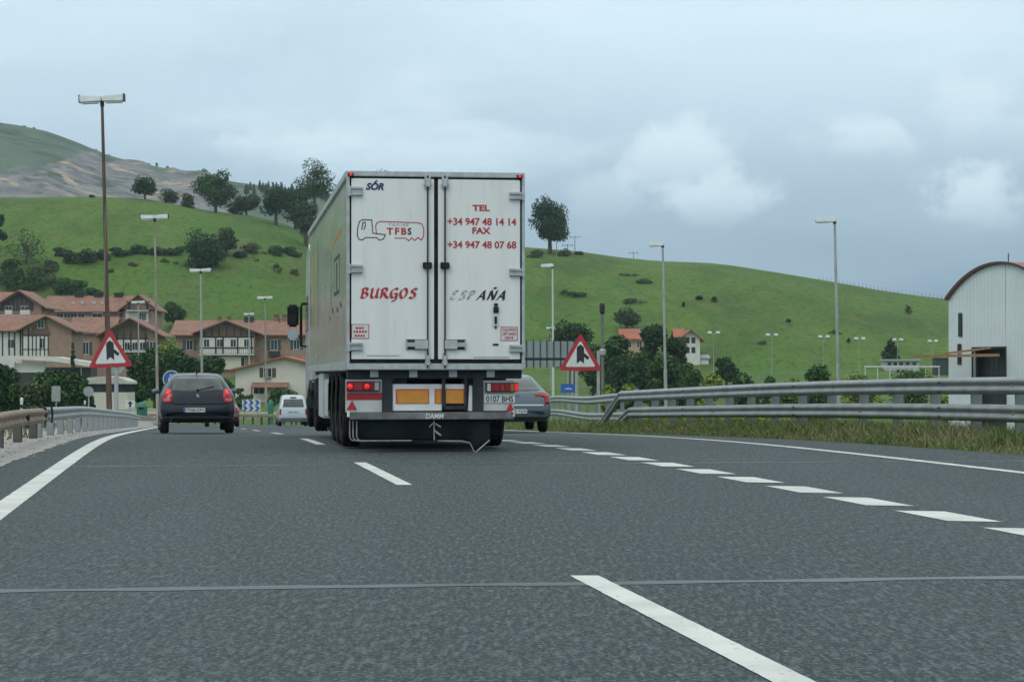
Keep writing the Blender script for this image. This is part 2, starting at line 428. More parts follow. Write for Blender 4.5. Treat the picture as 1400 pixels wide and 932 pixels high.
# ------------------------------------------------------------------ road, shoulders, markings
def strip(name, fa, fb, y0, y1, step, off, m, cols_=1, kind="structure", jitter=None):
    v = []; f = []; n = max(1, int((y1 - y0) / step))
    for i in range(n + 1):
        y = y0 + (y1 - y0) * i / n; a_, b_ = fa(y), fb(y)
        if jitter: a_ += jitter * mnoise.noise((y * 9, a_, 0)); b_ += jitter * mnoise.noise((y * 9, b_, 5))
        for j in range(cols_ + 1):
            x = a_ + (b_ - a_) * j / cols_
            v.append((x, y, zr(y) + off))
    w = cols_ + 1
    f = [(i * w + j, i * w + j + 1, (i + 1) * w + j + 1, (i + 1) * w + j) for i in range(n) for j in range(cols_)]
    return pydata(name, v, f, m, kind=kind)
def asphalt():
    m = bpy.data.materials.new("asphalt"); m.use_nodes = True; t = m.node_tree; p = t.nodes["Principled BSDF"]; L = t.links.new; N = t.nodes.new
    co = N("ShaderNodeTexCoord")
    rot = R(8.42)
    def mapped(st):
        mp = N("ShaderNodeMapping"); L(co.outputs["Object"], mp.inputs[0]); mp.vector_type = 'POINT'
        mp.inputs["Rotation"].default_value = (0, 0, -rot); mp.inputs["Scale"].default_value = st; return mp.outputs[0]
    def nz(sc, a, b, st=(1, 1, 1), dt=4):
        n = N("ShaderNodeTexNoise"); L(mapped(st), n.inputs["Vector"]); n.inputs["Scale"].default_value = sc; n.inputs["Detail"].default_value = dt; n.inputs["Roughness"].default_value = .6
        r = N("ShaderNodeMapRange"); L(n.outputs[0], r.inputs[0]); r.inputs[1].default_value = a; r.inputs[2].default_value = b; return r.outputs[0]
    def mixc(f, a, b, k=1.):
        x = N("ShaderNodeMix"); x.data_type = 'RGBA'
        mm = N("ShaderNodeMath"); mm.operation = 'MULTIPLY'; L(f, mm.inputs[0]); mm.inputs[1].default_value = k; L(mm.outputs[0], x.inputs[0])
        for i, q in ((6, a), (7, b)):
            if isinstance(q, tuple): x.inputs[i].default_value = (*q, 1)
            else: L(q, x.inputs[i])
        return x.outputs[2]
    c = mixc(nz(.42, .36, .64, (1, .05, 1)), (.024, .041, .045), (.046, .066, .071))
    c = mixc(nz(1.6, .4, .7, (1, .05, 1)), c, (.038, .050, .053), .6)
    sp = N("ShaderNodeSeparateXYZ"); L(mapped((1, 1, 1)), sp.inputs[0])        # polished wheel tracks, two to a lane
    sn = N("ShaderNodeMath"); sn.operation = 'SINE'; ml = N("ShaderNodeMath"); ml.operation = 'MULTIPLY'; ml.inputs[1].default_value = 6.2832 / 1.83
    L(sp.outputs[0], ml.inputs[0]); L(ml.outputs[0], sn.inputs[0])
    tr = N("ShaderNodeMapRange"); L(sn.outputs[0], tr.inputs[0]); tr.inputs[1].default_value = .1; tr.inputs[2].default_value = 1
    tm = N("ShaderNodeMath"); tm.operation = 'MULTIPLY'; L(tr.outputs[0], tm.inputs[0]); L(nz(.5, .3, .7, (1, .06, 1)), tm.inputs[1])
    c = mixc(tm.outputs[0], c, (.020, .030, .033), .38)
    c = mixc(nz(24, .52, .70, (1, .7, 1), 3), c, (.105, .135, .14), .35)
    c = mixc(nz(26, .52, .68, (1.1, .75, 1), 2), c, (.016, .023, .025), .32)
    c = mixc(nz(42, .50, .68, (1, .8, 1), 3), c, (.185, .205, .21), .85)
    c = mixc(nz(60, .52, .66, (1, .8, 1), 2), c, (.014, .019, .021), .85)
    c = mixc(nz(30, .50, .66, (1, .16, 1), 3), c, (.15, .185, .19), .5)
    c = mixc(nz(33, .50, .66, (1.05, .17, 1), 3), c, (.012, .020, .023), .55)
    vo = N("ShaderNodeTexVoronoi"); L(mapped((1, 1, 1)), vo.inputs["Vector"]); vo.inputs["Scale"].default_value = 55
    r = N("ShaderNodeMapRange"); L(vo.outputs["Distance"], r.inputs[0]); r.inputs[1].default_value = .16; r.inputs[2].default_value = .05
    c = mixc(r.outputs[0], c, (.26, .27, .27), .6)
    L(c, p.inputs["Base Color"]); p.inputs["Roughness"].default_value = .8; p.inputs["Specular IOR Level"].default_value = .22
    b = N("ShaderNodeBump"); b.inputs["Strength"].default_value = .5; b.inputs["Distance"].default_value = .006
    n = N("ShaderNodeTexNoise"); L(mapped((1, 1, 1)), n.inputs["Vector"]); n.inputs["Scale"].default_value = 70; n.inputs["Detail"].default_value = 2
    L(n.outputs[0], b.inputs["Height"]); L(b.outputs[0], p.inputs["Normal"])
    return m
M_asph = asphalt()
M_line = mat("road_paint", (.62, .635, .60), .7, c2=(.50, .515, .49), scale=1.6, c3=(.22, .235, .235), scale3=26, lo3=.60, hi3=.74)
M_gravel = mat("pale_gravel", (.36, .355, .335), .95, c2=(.25, .245, .23), scale=6, c3=(.44, .43, .40), scale3=26, bump=.8, bscale=30)
M_tar = mat("tar_seam", (.088, .105, .118), .5, c2=(.045, .056, .060), scale=.55, lo=.42, hi=.6, c3=(.028, .034, .037), scale3=1.3, lo3=.58, hi3=.68)
def Xl_far(y): return Xl(y) if y < 168 else Xl(168) - .148 * (y - 168) - .05 * (y - 168) ** 2
strip("road", lambda y: Xl_far(y) - .8, lambda y: max(Xe(y) + shoulder(y), Xl_far(y) - .7), -20, 190, 1.0, 0, M_asph, 12)
random.seed(4)
def left_edge(y):
    return Xl(y) - lerp_pts(y, [(0, 1.0), (22, .95), (26.4, .78), (33, .62), (55, .42), (120, .35)]) + .06 * mnoise.noise((y * 1.3, 0, 0)) + .03 * mnoise.noise((y * 5, 3, 0))
strip("gravel_shoulder", lambda y: Xl(y) - 4.5, left_edge, 20, 170, .3, .006, M_gravel, 6)
# road paint: edge lines and dashes, each sheet 4 mm above the asphalt
strip("edge_line", lambda y: Xl_far(y) - lerp_pts(y, [(0, .2), (16, .16), (200, .16)]), lambda y: Xl_far(y) + .06, 3, 172, .08, .004, M_line, jitter=.006)
strip("edge_line", lambda y: Xe(y) - .09, lambda y: Xe(y) + .09, 6, 186, .1, .004, M_line, jitter=.018)
def dash(y0, y1, fx, hw, name="lane_line"):
    return strip(name, lambda y: fx(y) - hw, lambda y: fx(y) + hw, y0, y1, .04 if y0 < 30 else .2, .004, M_line, jitter=.004)
for y0, y1 in ((5.2, 12.0), (21.9, 27.6), (35.6, 41.0), (50.5, 56), (66, 72), (82, 88), (98, 104), (114, 120), (131, 137), (148, 154)):
    dash(y0, y1, Xc, .078)
v = []; f = []
y = 10.5
while y < 60:
    n = len(v); hw = .185; L_ = 1.25
    for (dy, s) in ((.06, -1), (-.06, 1), (L_ - .06, 1), (L_ + .06, -1)):
        yy = y + dy; v.append((Xr(yy) + s * hw, yy, zr(yy) + .004))
    f.append((n, n + 1, n + 2, n + 3)); y += 1.98
pydata("merge_lane_marking", v, f, M_line, kind="structure")
# transverse tar seams
def seam(px0, py0, px1, py1, w, name="road_seam"):
    a, b = [Vector(((px - 700) / F * F * EYE / (py - HY), F * EYE / (py - HY), 0)) for px, py in ((px0, py0), (px1, py1))]
    n = 40; v = []; f = []
    for i in range(n + 1):
        q = a.lerp(b, i / n); j = .05 * mnoise.noise((q.x * 1.1, py0, 0)); ww = w * (.75 + .5 * mnoise.noise((q.x * 2, 5, py0)))
        v += [(q.x, q.y + j - ww, zr(q.y) + .0025), (q.x, q.y + j + ww, zr(q.y) + .0025)]
        if i < n: f.append((2 * i, 2 * i + 1, 2 * i + 3, 2 * i + 2))
    pydata(name, v, f, M_tar, kind="structure")
seam(-60, 809, 1420, 789, .11); seam(90, 637, 1410, 629, .075)

# ------------------------------------------------------------------ haze: the air between the camera and the mountain
hz = MB().box(-2600, 2600, -60, 2720, -9, 420).build("haze", None, kind="stuff")
hm = bpy.data.materials.new("haze_air"); hm.use_nodes = True; hm.node_tree.nodes.clear()
pv = hm.node_tree.nodes.new("ShaderNodeVolumePrincipled"); pv.inputs["Density"].default_value = .00011; pv.inputs["Color"].default_value = (.72, .86, .96, 1); pv.inputs["Anisotropy"].default_value = .1
ho = hm.node_tree.nodes.new("ShaderNodeOutputMaterial"); hm.node_tree.links.new(pv.outputs[0], ho.inputs["Volume"])
hz.data.materials.append(hm)
# ------------------------------------------------------------------ text and conforming patches
def glyphs(body, shear=0.0, bold=0.0, space=1.0):
    cu = bpy.data.curves.new("lettering", 'FONT'); cu.body = body; cu.shear = shear; cu.offset = bold; cu.space_character = space
    cu.extrude = .01; cu.align_x = 'LEFT'; cu.resolution_u = 4
    o = bpy.data.objects.new("lettering", cu); COL.objects.link(o)
    dg = bpy.context.evaluated_depsgraph_get()
    me = bpy.data.meshes.new_from_object(o.evaluated_get(dg))
    bpy.data.objects.remove(o); bpy.data.curves.remove(cu)
    return me
def text(name, body, box, y, m, parent, shear=0.0, bold=0.0, space=1.0, thick=.003, **k):
    """letters filling box=(x0,x1,z0,z1) on a plane facing -y"""
    me = glyphs(body, shear, bold, space)
    n = len(me.vertices); c = np.empty(n * 3); me.vertices.foreach_get("co", c); c = c.reshape(n, 3)
    lo, hi = c.min(0), c.max(0); sz = np.maximum(hi - lo, 1e-6)
    q = (c - lo) / sz
    out = np.stack([box[0] + q[:, 0] * (box[1] - box[0]), y - q[:, 2] * thick, box[2] + q[:, 1] * (box[3] - box[2])], 1)
    me.vertices.foreach_set("co", out.ravel()); me.update()
    return link(name, me, m, parent, **k)
def patch(name, bvh, poly, m, parent, axis='y', sign=1, step=.06, off=.004, thick=.004, **k):
    """a panel that follows a body: poly is seen along an axis (x,z from behind, y,z from a side)"""
    bm = bmesh.new()
    vs_ = [bm.verts.new((p[0], p[1], 0)) for p in poly]; bm.faces.new(vs_)
    xs = [p[0] for p in poly]; ys = [p[1] for p in poly]
    for ax, lo, hi in ((0, min(xs), max(xs)), (1, min(ys), max(ys))):
        q = lo + step
        while q < hi:
            bmesh.ops.bisect_plane(bm, geom=bm.verts[:] + bm.edges[:] + bm.faces[:], plane_co=(q, 0, 0) if ax == 0 else (0, q, 0), plane_no=(1, 0, 0) if ax == 0 else (0, 1, 0)); q += step
    for v_ in bm.verts:
        a_, b_ = v_.co.x, v_.co.y
        if axis == 'y': o_, d_ = Vector((a_, -9 * sign, b_)), Vector((0, sign, 0))
        else: o_, d_ = Vector((-9 * sign, a_, b_)), Vector((sign, 0, 0))
        h_ = bvh.ray_cast(o_, d_)[0]
        if h_ is None:
            near = bvh.find_nearest(Vector((a_, .3 if sign > 0 else 4, b_)) if axis == 'y' else Vector((-.8 * sign, a_, b_)))[0]; h_ = near
        v_.co = h_ - d_ * off
    bmesh.ops.recalc_face_normals(bm, faces=bm.faces)
    me = bpy.data.meshes.new(name); bm.to_mesh(me); bm.free()
    me.polygons.foreach_set("use_smooth", [True] * len(me.polygons))
    o = link(name, me, m, parent, **k)
    sd = o.modifiers.new("thickness", 'SOLIDIFY'); sd.thickness = thick; sd.offset = 0
    return o

def catmull(a, n):
    a = np.array(a, float); out = []
    P = np.vstack([2 * a[0] - a[1], a, 2 * a[-1] - a[-2]])
    for i in range(1, len(P) - 2):
        for k in range(n):
            t = k / n; p0, p1, p2, p3 = P[i - 1:i + 3]
            out.append(.5 * (2 * p1 + (p2 - p0) * t + (2 * p0 - 5 * p1 + 4 * p2 - p3) * t * t + (3 * p1 - p0 - 3 * p2 + p3) * t ** 3))
    out.append(a[-1]); return np.array(out)
# ------------------------------------------------------------------ the trailer truck
TY = 31.4; TX = (596.5 - 700) / F * TY; TRZ = R(7.6)
truck = thing("articulated_truck", "white refrigerated trailer truck seen from behind with red lettering on its doors", "truck", (TX, TY, 0), TRZ)
def lx(px): return (px - 596.5) / 95.2
def lz(py): return EYE + (HY - py) / 95.7
def TB(px0, px1, py0, py1): return (lx(px0), lx(px1), lz(py1), lz(py0))
HW = 1.28; ZB, ZT = 1.18, 4.0
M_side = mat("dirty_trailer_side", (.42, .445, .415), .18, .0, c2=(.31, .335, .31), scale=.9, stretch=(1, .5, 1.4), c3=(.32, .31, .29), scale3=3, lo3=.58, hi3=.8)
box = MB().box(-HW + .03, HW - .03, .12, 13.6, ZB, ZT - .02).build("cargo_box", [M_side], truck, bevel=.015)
fr = MB().box(-HW, -HW + .042, 0, .14, ZB + .08, ZT).box(HW - .042, HW, 0, .14, ZB + .08, ZT).box(-HW + .042, HW - .042, 0, .14, ZT - .075, ZT).box(-HW, HW, -.01, .16, ZB - .01, ZB + .08)
fr.box(-HW - .012, -HW + .05, .14, 13.62, ZT - .09, ZT + .012).box(HW - .05, HW + .012, .14, 13.62, ZT - .09, ZT + .012)
fr.box(-HW - .012, -HW + .04, .16, 13.6, ZB - .02, ZB + .10).box(HW - .04, HW + .012, .16, 13.6, ZB - .02, ZB + .10)
fr.build("rear_frame", M_alu, truck, bevel=.008)
MB().box(-HW + .04, HW - .04, .055, .115, ZB + .085, ZT - .07).build("door_seal", M_black, truck)
def door(x0, x1, side):
    d_ = MB().box(x0, x1, .012, .05, lz(491), lz(244.5)).build("rear_door", M_white, truck, bevel=.006)
    sx = -1 if side == 'l' else 1
    for (a, b) in ((256, 268.6), (362, 374), (468, 479.5)) if side == 'l' else ((261, 272), (366, 377), (471, 481.5)):
        mb = MB()
        e0, e1 = (lx(476), lx(496)) if side == 'l' else (lx(697), lx(718))
        mb.box(e0, e1, -.012, .01, lz(b), lz(a)); mb.box(e0, e1, -.04, -.012, lz(a) - .035, lz(a) - .01); mb.box(e0, e1, -.04, -.012, lz(b) + .01, lz(b) + .03)
        for f_ in (.3, .55, .8): mb.box(e0 + (e1 - e0) * f_ - .008, e0 + (e1 - e0) * f_ + .008, -.022, -.012, lz(b) + .035, lz(a) - .04)
        xk = e0 + .02 if side == 'l' else e1 - .02
        mb.tube([(xk, -.03, lz(b) - .01), (xk, -.03, lz(a) + .01)], .022, 8)
        mb.build("hinge", M_alu, d_, bevel=.004)
    xr = lx(584.6) if side == 'l' else lx(608.2)
    rod = MB().tube([(xr, -.025, lz(503)), (xr, -.025, lz(240))], .0125, 8).build("lock_rod", M_dark, d_)
    for (a, b, w) in ((239, 258, .045), (481, 502, .034)):
        br = MB(); br.box(xr - w, xr + w, -.018, .008, lz(b), lz(a) - .01); br.box(xr - w * .7, xr + w * .7, -.05, -.018, lz(b) + .03, lz(a) - .05)
        br.box(xr - w * 1.3, xr + w * 1.3, -.035, .004, lz(b) + .05, lz(b) + .075)
        br.build("rod_bracket", M_alu, rod, bevel=.004)
    x0h, x1h = (lx(578), lx(590.3)) if side == 'l' else (lx(602), lx(614.3))
    MB().box(x0h, x1h, -.05, .008, lz(367), lz(358.5)).build("rod_guide", M_black, rod, bevel=.006)
    h0, h1 = (lx(555), lx(586)) if side == 'l' else (lx(606.5), lx(637))
    hd = MB().box(h0, h1, -.004, .011, lz(478), lz(463.5), 1)
    hd.box(h0 + .012, h1 - .012, -.035, -.004, lz(474), lz(468))
    m0, m1 = (lx(567), lx(585)) if side == 'l' else (lx(608), lx(625))
    hd.box(m0, m1, -.045, -.004, lz(477), lz(464.5)); 
    hd.box(h0 + .004, h0 + .02, -.03, -.004, lz(477), lz(465)).box(h1 - .02, h1 - .004, -.03, -.004, lz(477), lz(465))
    hd.build("door_handle", [M_alu, M_dark], d_, bevel=.004)
    return d_
dl_ = door(lx(481), lx(593.6), 'l'); dr_ = door(lx(599.2), lx(712), 'r')
YD = .0105
text("maker_lettering", "SOR", TB(500.5, 525, 250.5, 260.5), YD, M_bluetext, dl_, shear=.3, bold=.045)
bx = TB(500, 527, 248, 261)
MB().prism([(bx[0] + .115, bx[3] - .03), (bx[0] + .15, bx[3] - .03), (bx[0] + .175, bx[3] + .01), (bx[0] + .15, bx[3] + .012)], 'y', YD - .003, YD).build("accent_mark", M_bluetext, dl_)
def outline(name, pts, w, m, parent, y=YD):
    mb = MB(); P = [Vector((lx(a), 0, lz(b))) for a, b in pts]
    for a, b in zip(P, P[1:]):
        d_ = (b - a).normalized(); n_ = Vector((-d_.z, 0, d_.x)) * w / 2; e = d_ * w * .3
        mb.add([(p.x, yy, p.z) for yy in (y, y - .003) for p in (a - n_ - e, b - n_ + e, b + n_ + e, a + n_ - e)],
               [(0, 1, 2, 3), (7, 6, 5, 4), (0, 4, 5, 1), (1, 5, 6, 2), (2, 6, 7, 3), (3, 7, 4, 0)])
    return mb.build(name, m, parent)
outline("truck_emblem_cab", [(527, 322), (524, 327), (519, 328.5), (515, 325), (500, 325), (496, 328.5), (491, 327.5), (489, 322), (489.5, 312), (492, 303), (496, 300.8), (508.5, 301), (510, 319), (527, 321)], .012, M_blacktext, dl_)
outline("truck_emblem_cab", [(495, 314), (496.5, 305), (499.5, 304), (500, 309), (498, 314)], .012, M_blacktext, dl_)
outline("truck_emblem_tank", [(515, 320), (513.8, 309), (516, 304.5), (521, 303), (572, 304.3), (577, 306), (579.5, 313), (579, 323), (576, 328), (571.5, 324.5), (567, 328.5), (563, 324.8), (559, 329), (555, 325.5), (540, 325.5)], .012, M_redtext, dl_)
text("emblem_lettering", "TRANS", TB(531, 559, 305, 309), YD, M_greytext, dl_, shear=.2, bold=.01, space=1.2)
text("emblem_lettering", "TFB", TB(529, 556, 311.5, 321), YD, M_redtext, dl_, bold=.03, space=1.3)
text("emblem_lettering", "S", TB(557.5, 562.5, 311.5, 321), YD, M_blacktext, dl_, bold=.03)
def nib(name, letters, box, m, parent, y, w=.022, slant=.28):
    """broad-pen lettering: strokes swept with a slanted nib, thick and thin"""
    mb = MB(); n_ = len(letters); adv = (box[1] - box[0]) / n_; H_ = box[3] - box[2]; k = 0
    N_ = Vector((w * .85, 0, w * .5))
    for i, L_ in enumerate(letters):
        for st_ in L_:
            P = catmull([(a, b, 0) for a, b in st_], 6) if len(st_) > 2 else np.array([(*st_[0], 0), (*st_[1], 0)], float)
            Q = [Vector((box[0] + (i + a * .84) * adv + (b - .5) * slant * H_ * .5, 0, box[2] + b * H_)) for a, b, _ in P]
            for a, b in zip(Q, Q[1:]):
                yy = y - .002 - .00002 * k; k += 1
                p = [a - N_, b - N_, b + N_, a + N_]
                if (p[1] - p[0]).cross(p[3] - p[0]).length < 1e-9: continue
                mb.add([(v_.x, t_, v_.z) for t_ in (y, yy) for v_ in p], [(0, 1, 2, 3), (7, 6, 5, 4), (0, 4, 5, 1), (1, 5, 6, 2), (2, 6, 7, 3), (3, 7, 4, 0)])
    return mb.build(name, m, parent)
BUR = [[[(.22, .98), (.20, .5), (.12, .02)], [(.0, .86), (.25, 1.0), (.62, .98), (.74, .80), (.55, .58), (.26, .52)], [(.40, .54), (.72, .46), (.80, .22), (.55, .02), (.08, .03)]],
       [[(.02, .86), (.14, .98), (.16, .7), (.10, .3), (.25, .03), (.55, .06), (.76, .4)], [(.86, .98), (.78, .5), (.80, .08), (.94, .04)]],
       [[(.22, .98), (.20, .5), (.12, .0)], [(.0, .84), (.28, 1.0), (.66, .97), (.74, .76), (.52, .56), (.26, .52)], [(.42, .52), (.64, .26), (.98, -.02)]],
       [[(.86, .84), (.66, 1.0), (.32, .88), (.10, .5), (.22, .10), (.52, .04), (.78, .30)], [(.46, .46), (.80, .46), (.82, .1), (.70, -.24), (.36, -.26)]],
       [[(.48, 1.0), (.16, .78), (.08, .38), (.32, .02), (.66, .14), (.84, .54), (.74, .90), (.48, 1.0)]],
       [[(.82, .86), (.60, 1.0), (.30, .88), (.30, .66), (.62, .46), (.68, .18), (.40, .0), (.06, .12)]]]
LA = [[(.0, .0), (.3, .5), (.62, 1)], [(.62, 1), (.68, .5), (.84, 0)], [(.2, .36), (.74, .36)]]
ESP = [[[(.78, .88), (.45, 1), (.18, .76), (.45, .54)], [(.45, .54), (.06, .3), (.34, .0), (.76, .16)]], BUR[5], [[(.22, .98), (.20, .5), (.12, .02)], [(.0, .84), (.28, 1.0), (.68, .97), (.76, .74), (.52, .52), (.26, .50)]]]
ANA = [LA, [[(.08, 0), (.18, .5), (.24, 1)], [(.24, 1), (.5, .5), (.76, 0)], [(.76, 0), (.86, .5), (.94, 1)], [(.32, 1.22), (.5, 1.32), (.7, 1.2), (.9, 1.3)]], LA]
nib("country_lettering", ESP, TB(617, 652, 397, 409), M_greytext, dr_, YD, slant=.6)
nib("country_lettering", ANA, TB(654, 695, 396.5, 409.5), M_blacktext, dr_, YD, slant=.6)
nib("town_lettering", BUR, TB(494, 573, 394, 407.5), M_redtext, dl_, YD)
text("phone_lettering", "TEL", TB(646, 670, 279, 287.5), YD, M_redtext, dr_, bold=.035)
text("phone_lettering", "+34 947 48 14 14", TB(612, 706.5, 297, 307.3), YD, M_redtext, dr_, bold=.022)
text("phone_lettering", "FAX", TB(646, 671, 310, 318.8), YD, M_redtext, dr_, bold=.035)
text("phone_lettering", "+34 947 48 07 68", TB(612, 706.5, 328.6, 338.8), YD, M_redtext, dr_, bold=.022)
st = MB().box(*TB(481, 505, 443, 463)[:2], YD - .002, YD, *TB(481, 505, 443, 463)[2:]).build("sticker", M_signwhite, dl_)
outline("sticker_border", [(481, 443), (505, 443), (505, 463), (481, 463), (481, 443)], .010, M_redtext, st, YD - .002) if 0 else None
def border(x0, x1, y0, y1, parent, yy):
    mb = MB(); w = .009; b = TB(x0, x1, y0, y1)
    mb.box(b[0], b[1], yy - .002, yy, b[3] - w, b[3]).box(b[0], b[1], yy - .002, yy, b[2], b[2] + w).box(b[0], b[0] + w, yy - .002, yy, b[2] + w, b[3] - w).box(b[1] - w, b[1], yy - .002, yy, b[2] + w, b[3] - w)
    return mb
bq = border(481, 505, 443, 463, st, YD - .002)
random.seed(2)
for yrow, cells in ((447, 3), (452, 5), (457.5, 4)):
    xx = 484 + (5 - cells) * 1.4
    for _ in range(cells):
        w_ = random.uniform(2.0, 3.4); b = TB(xx, xx + w_, yrow, yrow + 3); bq.box(b[0], b[1], YD - .004, YD - .002, b[2], b[3]); xx += w_ + 1.0
bq.build("sticker_print", M_redtext, st)
st2 = MB().box(*TB(685, 708.6, 446, 465.5)[:2], YD - .002, YD, *TB(685, 708.6, 446, 465.5)[2:]).build("sticker", M_signwhite, dr_)
border(685, 708.6, 446, 465.5, st2, YD - .002).build("sticker_border", M_redtext, st2)
for i, tx in enumerate(("CAUTION", "LEFT HAND", "DRIVE")):
    x0 = 687.5 if i < 2 else 691
    text("sticker_lettering", tx, TB(x0, 706.5 if i < 2 else 702.5, 448.3 + i * 5.6, 452.2 + i * 5.6), YD - .002, M_redtext, st2, bold=.015)
lk = MB(); b = TB(674, 682, 428, 445)
lk.box(b[0], b[1], YD - .012, YD, b[2], b[3], 1)
b = TB(675, 682, 419, 427); lk.box(b[0], b[1], YD - .03, YD, b[2], b[3], 0); b = TB(676, 681, 414, 418); lk.box(b[0], b[1], YD - .02, YD, b[2], b[3], 0)
b = TB(676.5, 679.5, 432, 442); lk.box(b[0], b[1], YD - .03, YD - .012, b[2], b[3], 0); b = TB(675, 681, 445, 448.5); lk.box(b[0] + .02, b[1] - .02, YD - .02, YD, b[2], b[3], 0)
lk.build("door_latch", [M_black, M_signwhite], dr_)
b = TB(674, 682, 469.5, 472); MB().box(b[0], b[1], YD - .006, YD, b[2], b[3]).build("data_plate", M_black, dr_)
for par, x0, x1, yy in ((dl_, 502, 546, 485.3), (dr_, 648, 695, 487.3)):
    mb = MB(); xx = x0
    while xx < x1:
        w_ = random.uniform(.8, 3.2); b = TB(xx, xx + w_, yy, yy + 1.7); mb.box(b[0], b[1], YD - .002, YD, b[2], b[3]); xx += w_ + .6
    mb.build("faded_small_print", mat("faint_grey_print", (.33, .34, .34), .6), par)
for px in (480, 711):
    b = TB(px - 4, px + 4, 237.5, 242)
    t_ = MB().box(b[0], b[1], -.018, .001, b[2], b[3]).build("marker_lamp", M_black, truck)
    o_ = 1.5 if px < 600 else 1.2
    MB().box(lx(px - 2.2), lx(px + 2.2), -.03, -.018, b[2] + .008, b[3] - .004).build("lens", M_lit, t_)
# side artwork: thin vinyl bands stuck on the left side
vinyl = [("vinyl_band", 11.9, 12.3, 1.5, 3.45, (.46, .38, .20)), ("vinyl_band", 11.35, 11.62, 1.5, 3.5, (.40, .27, .13)), ("vinyl_band", 10.55, 10.95, 1.4, 3.45, (.46, .40, .18)),
         ("vinyl_band", 9.8, 9.93, 1.3, 3.6, (.03, .03, .035)), ("vinyl_band", 13.1, 13.3, 2.55, 2.9, (.02, .03, .09))]
for i, (n_, a_, b_, z0, z1, c) in enumerate(vinyl):
    MB().box(-HW + .0285, -HW + .03, a_, b_, z0, z1).build(n_, mat("vinyl_%s" % ("ochre orange yellow black navy".split()[i]), c, .3, c2=tuple(q * .75 for q in c), scale=2), box)
vk = MB(); xs_ = -HW + .0285
for (a_, b_, z0, z1) in ((4.9, 5.0, 2.2, 3.1), (2.4, 2.5, 2.4, 2.95), (4.0, 4.08, 2.35, 2.95), (2.5, 4.0, 2.9, 2.96), (2.5, 4.0, 2.35, 2.41), (3.1, 3.4, 2.42, 2.85)):
    vk.box(xs_, -HW + .03, a_, b_, z0, z1)
for (y_, z_) in ((5.1, 1.95), (4.2, 2.08), (2.8, 2.05), (3.6, 1.82), (5.2, 1.75), (1.9, 2.1)): vk.prism([(y_, z_), (y_ + .5, z_ + .05), (y_ + .35, z_ + .13), (y_ - .05, z_ + .06)], 'x', xs_, -HW + .03)
vk.build("side_emblem", M_blacktext, box)
MB().prism([(1.6, 3.23), (3.9, 3.20), (4.5, 3.10), (4.6, 3.18), (3.9, 3.28), (1.6, 3.31)], 'x', xs_, -HW + .03).build("side_emblem_arc", mat("vinyl_rust", (.45, .20, .05), .3), box)
MB().box(xs_ - .001, -HW + .0285, 1.2, 13, 1.55, 2.0).build("side_band", mat("vinyl_red", (.36, .28, .25), .25, c2=(.33, .335, .31), scale=.8, stretch=(1, 1, 3)), box)
# under-run structure
yB = .18
MB().box(-HW + .02, HW - .02, yB, yB + .25, lz(517.5), lz(503.5)).build("rear_crossmember", M_dark, truck, bevel=.01)
for px in (513, 566.4, 621, 673):
    b = TB(px - 5.5, px + 5.5, 506, 515.5); MB().box(b[0], b[1], yB - .02, yB, b[2], b[3]).build("crossmember_bracket", M_alu, truck)
for y_ in (2.35, 3.66, 4.97): MB().tube([(-1.0, y_, .5), (1.0, y_, .5)], .09, 10).box(-.95, .95, y_ - .22, y_ + .22, .42, .75).build("axle_shade_box", M_dark, truck)  # axle tubes, with dark boxes added to darken the road below
MB().box(-.55, -.40, .3, 13.4, .75, ZB).box(.40, .55, .3, 13.4, .75, ZB).box(-1.15, 1.15, .5, 13.3, ZB - .09, ZB).build("chassis_rail_shade_slab", M_dark, truck)  # two rails, plus an added dark slab standing in for underside shadow
def panel(px0, px1, py0, py1, y0, y1, name, m, parent, bev=.004):
    b = TB(px0, px1, py0, py1); return MB().box(b[0], b[1], y0, y1, b[2], b[3]).build(name, m, parent, bevel=bev)
M_lightgrey = mat("light_grey_panel", (.50, .52, .52), .5, c2=(.40, .42, .42), scale=3)
pl = panel(474, 524, 518.5, 563.5, .2, .235, "lamp_panel", M_lightgrey, truck)
lc = panel(475.5, 521, 521, 535, .15, .2, "tail_light", mat("lamp_case", (.05, .02, .022), .4), truck)
for px in (480, 503): MB().lathe([(0, -.03), (.028, -.03), (.038, -.012), (.04, 0)], 'y', (lx(px), .135, lz(528)), 14).build("lit_bulb", M_lit, lc, smooth=True)
for a_, b_, m_ in ((476, 484.5, M_taillens), (485.2, 496.5, M_redband), (497.2, 507, M_taillens), (507.6, 513, M_taillens), (513.5, 519.5, M_greypole)): panel(a_, b_, 522.5, 533.5, .135, .15, "lens", m_, lc)
panel(475.5, 524, 537, 546.5, .19, .2, "reflective_band", M_redband, truck)
MB().prism([(lx(475.5), lz(560)), (lx(489.5), lz(560)), (lx(483), lz(546.8))], 'y', .185, .2).build("triangle_reflector", M_red, truck)
pr = panel(662, 706, 520, 562, .2, .235, "lamp_panel", M_lightgrey, truck)
lc = panel(666, 711.5, 523, 536, .15, .2, "tail_light", mat("lamp_case", (.05, .02, .022), .4), truck)
for a_, b_, m_ in ((668, 673, M_clear), (674.5, 686, M_taillens), (687, 692, M_redband), (693, 699, M_taillens), (700, 706, M_amber), (706.8, 710.8, M_lit)): panel(a_, b_, 524.3, 534.7, .135, .15, "lens", m_, lc)
np_ = panel(664.5, 707, 539.5, 551, .185, .2, "number_plate", M_plate, truck)
text("plate_lettering", "0107 BHS", TB(667, 704.5, 541.2, 549.6), .184, M_blacktext, np_, bold=.012)
MB().prism([(lx(694), lz(563)), (lx(706), lz(563)), (lx(700.5), lz(550.8))], 'y', .165, .18).build("triangle_reflector", M_red, truck)
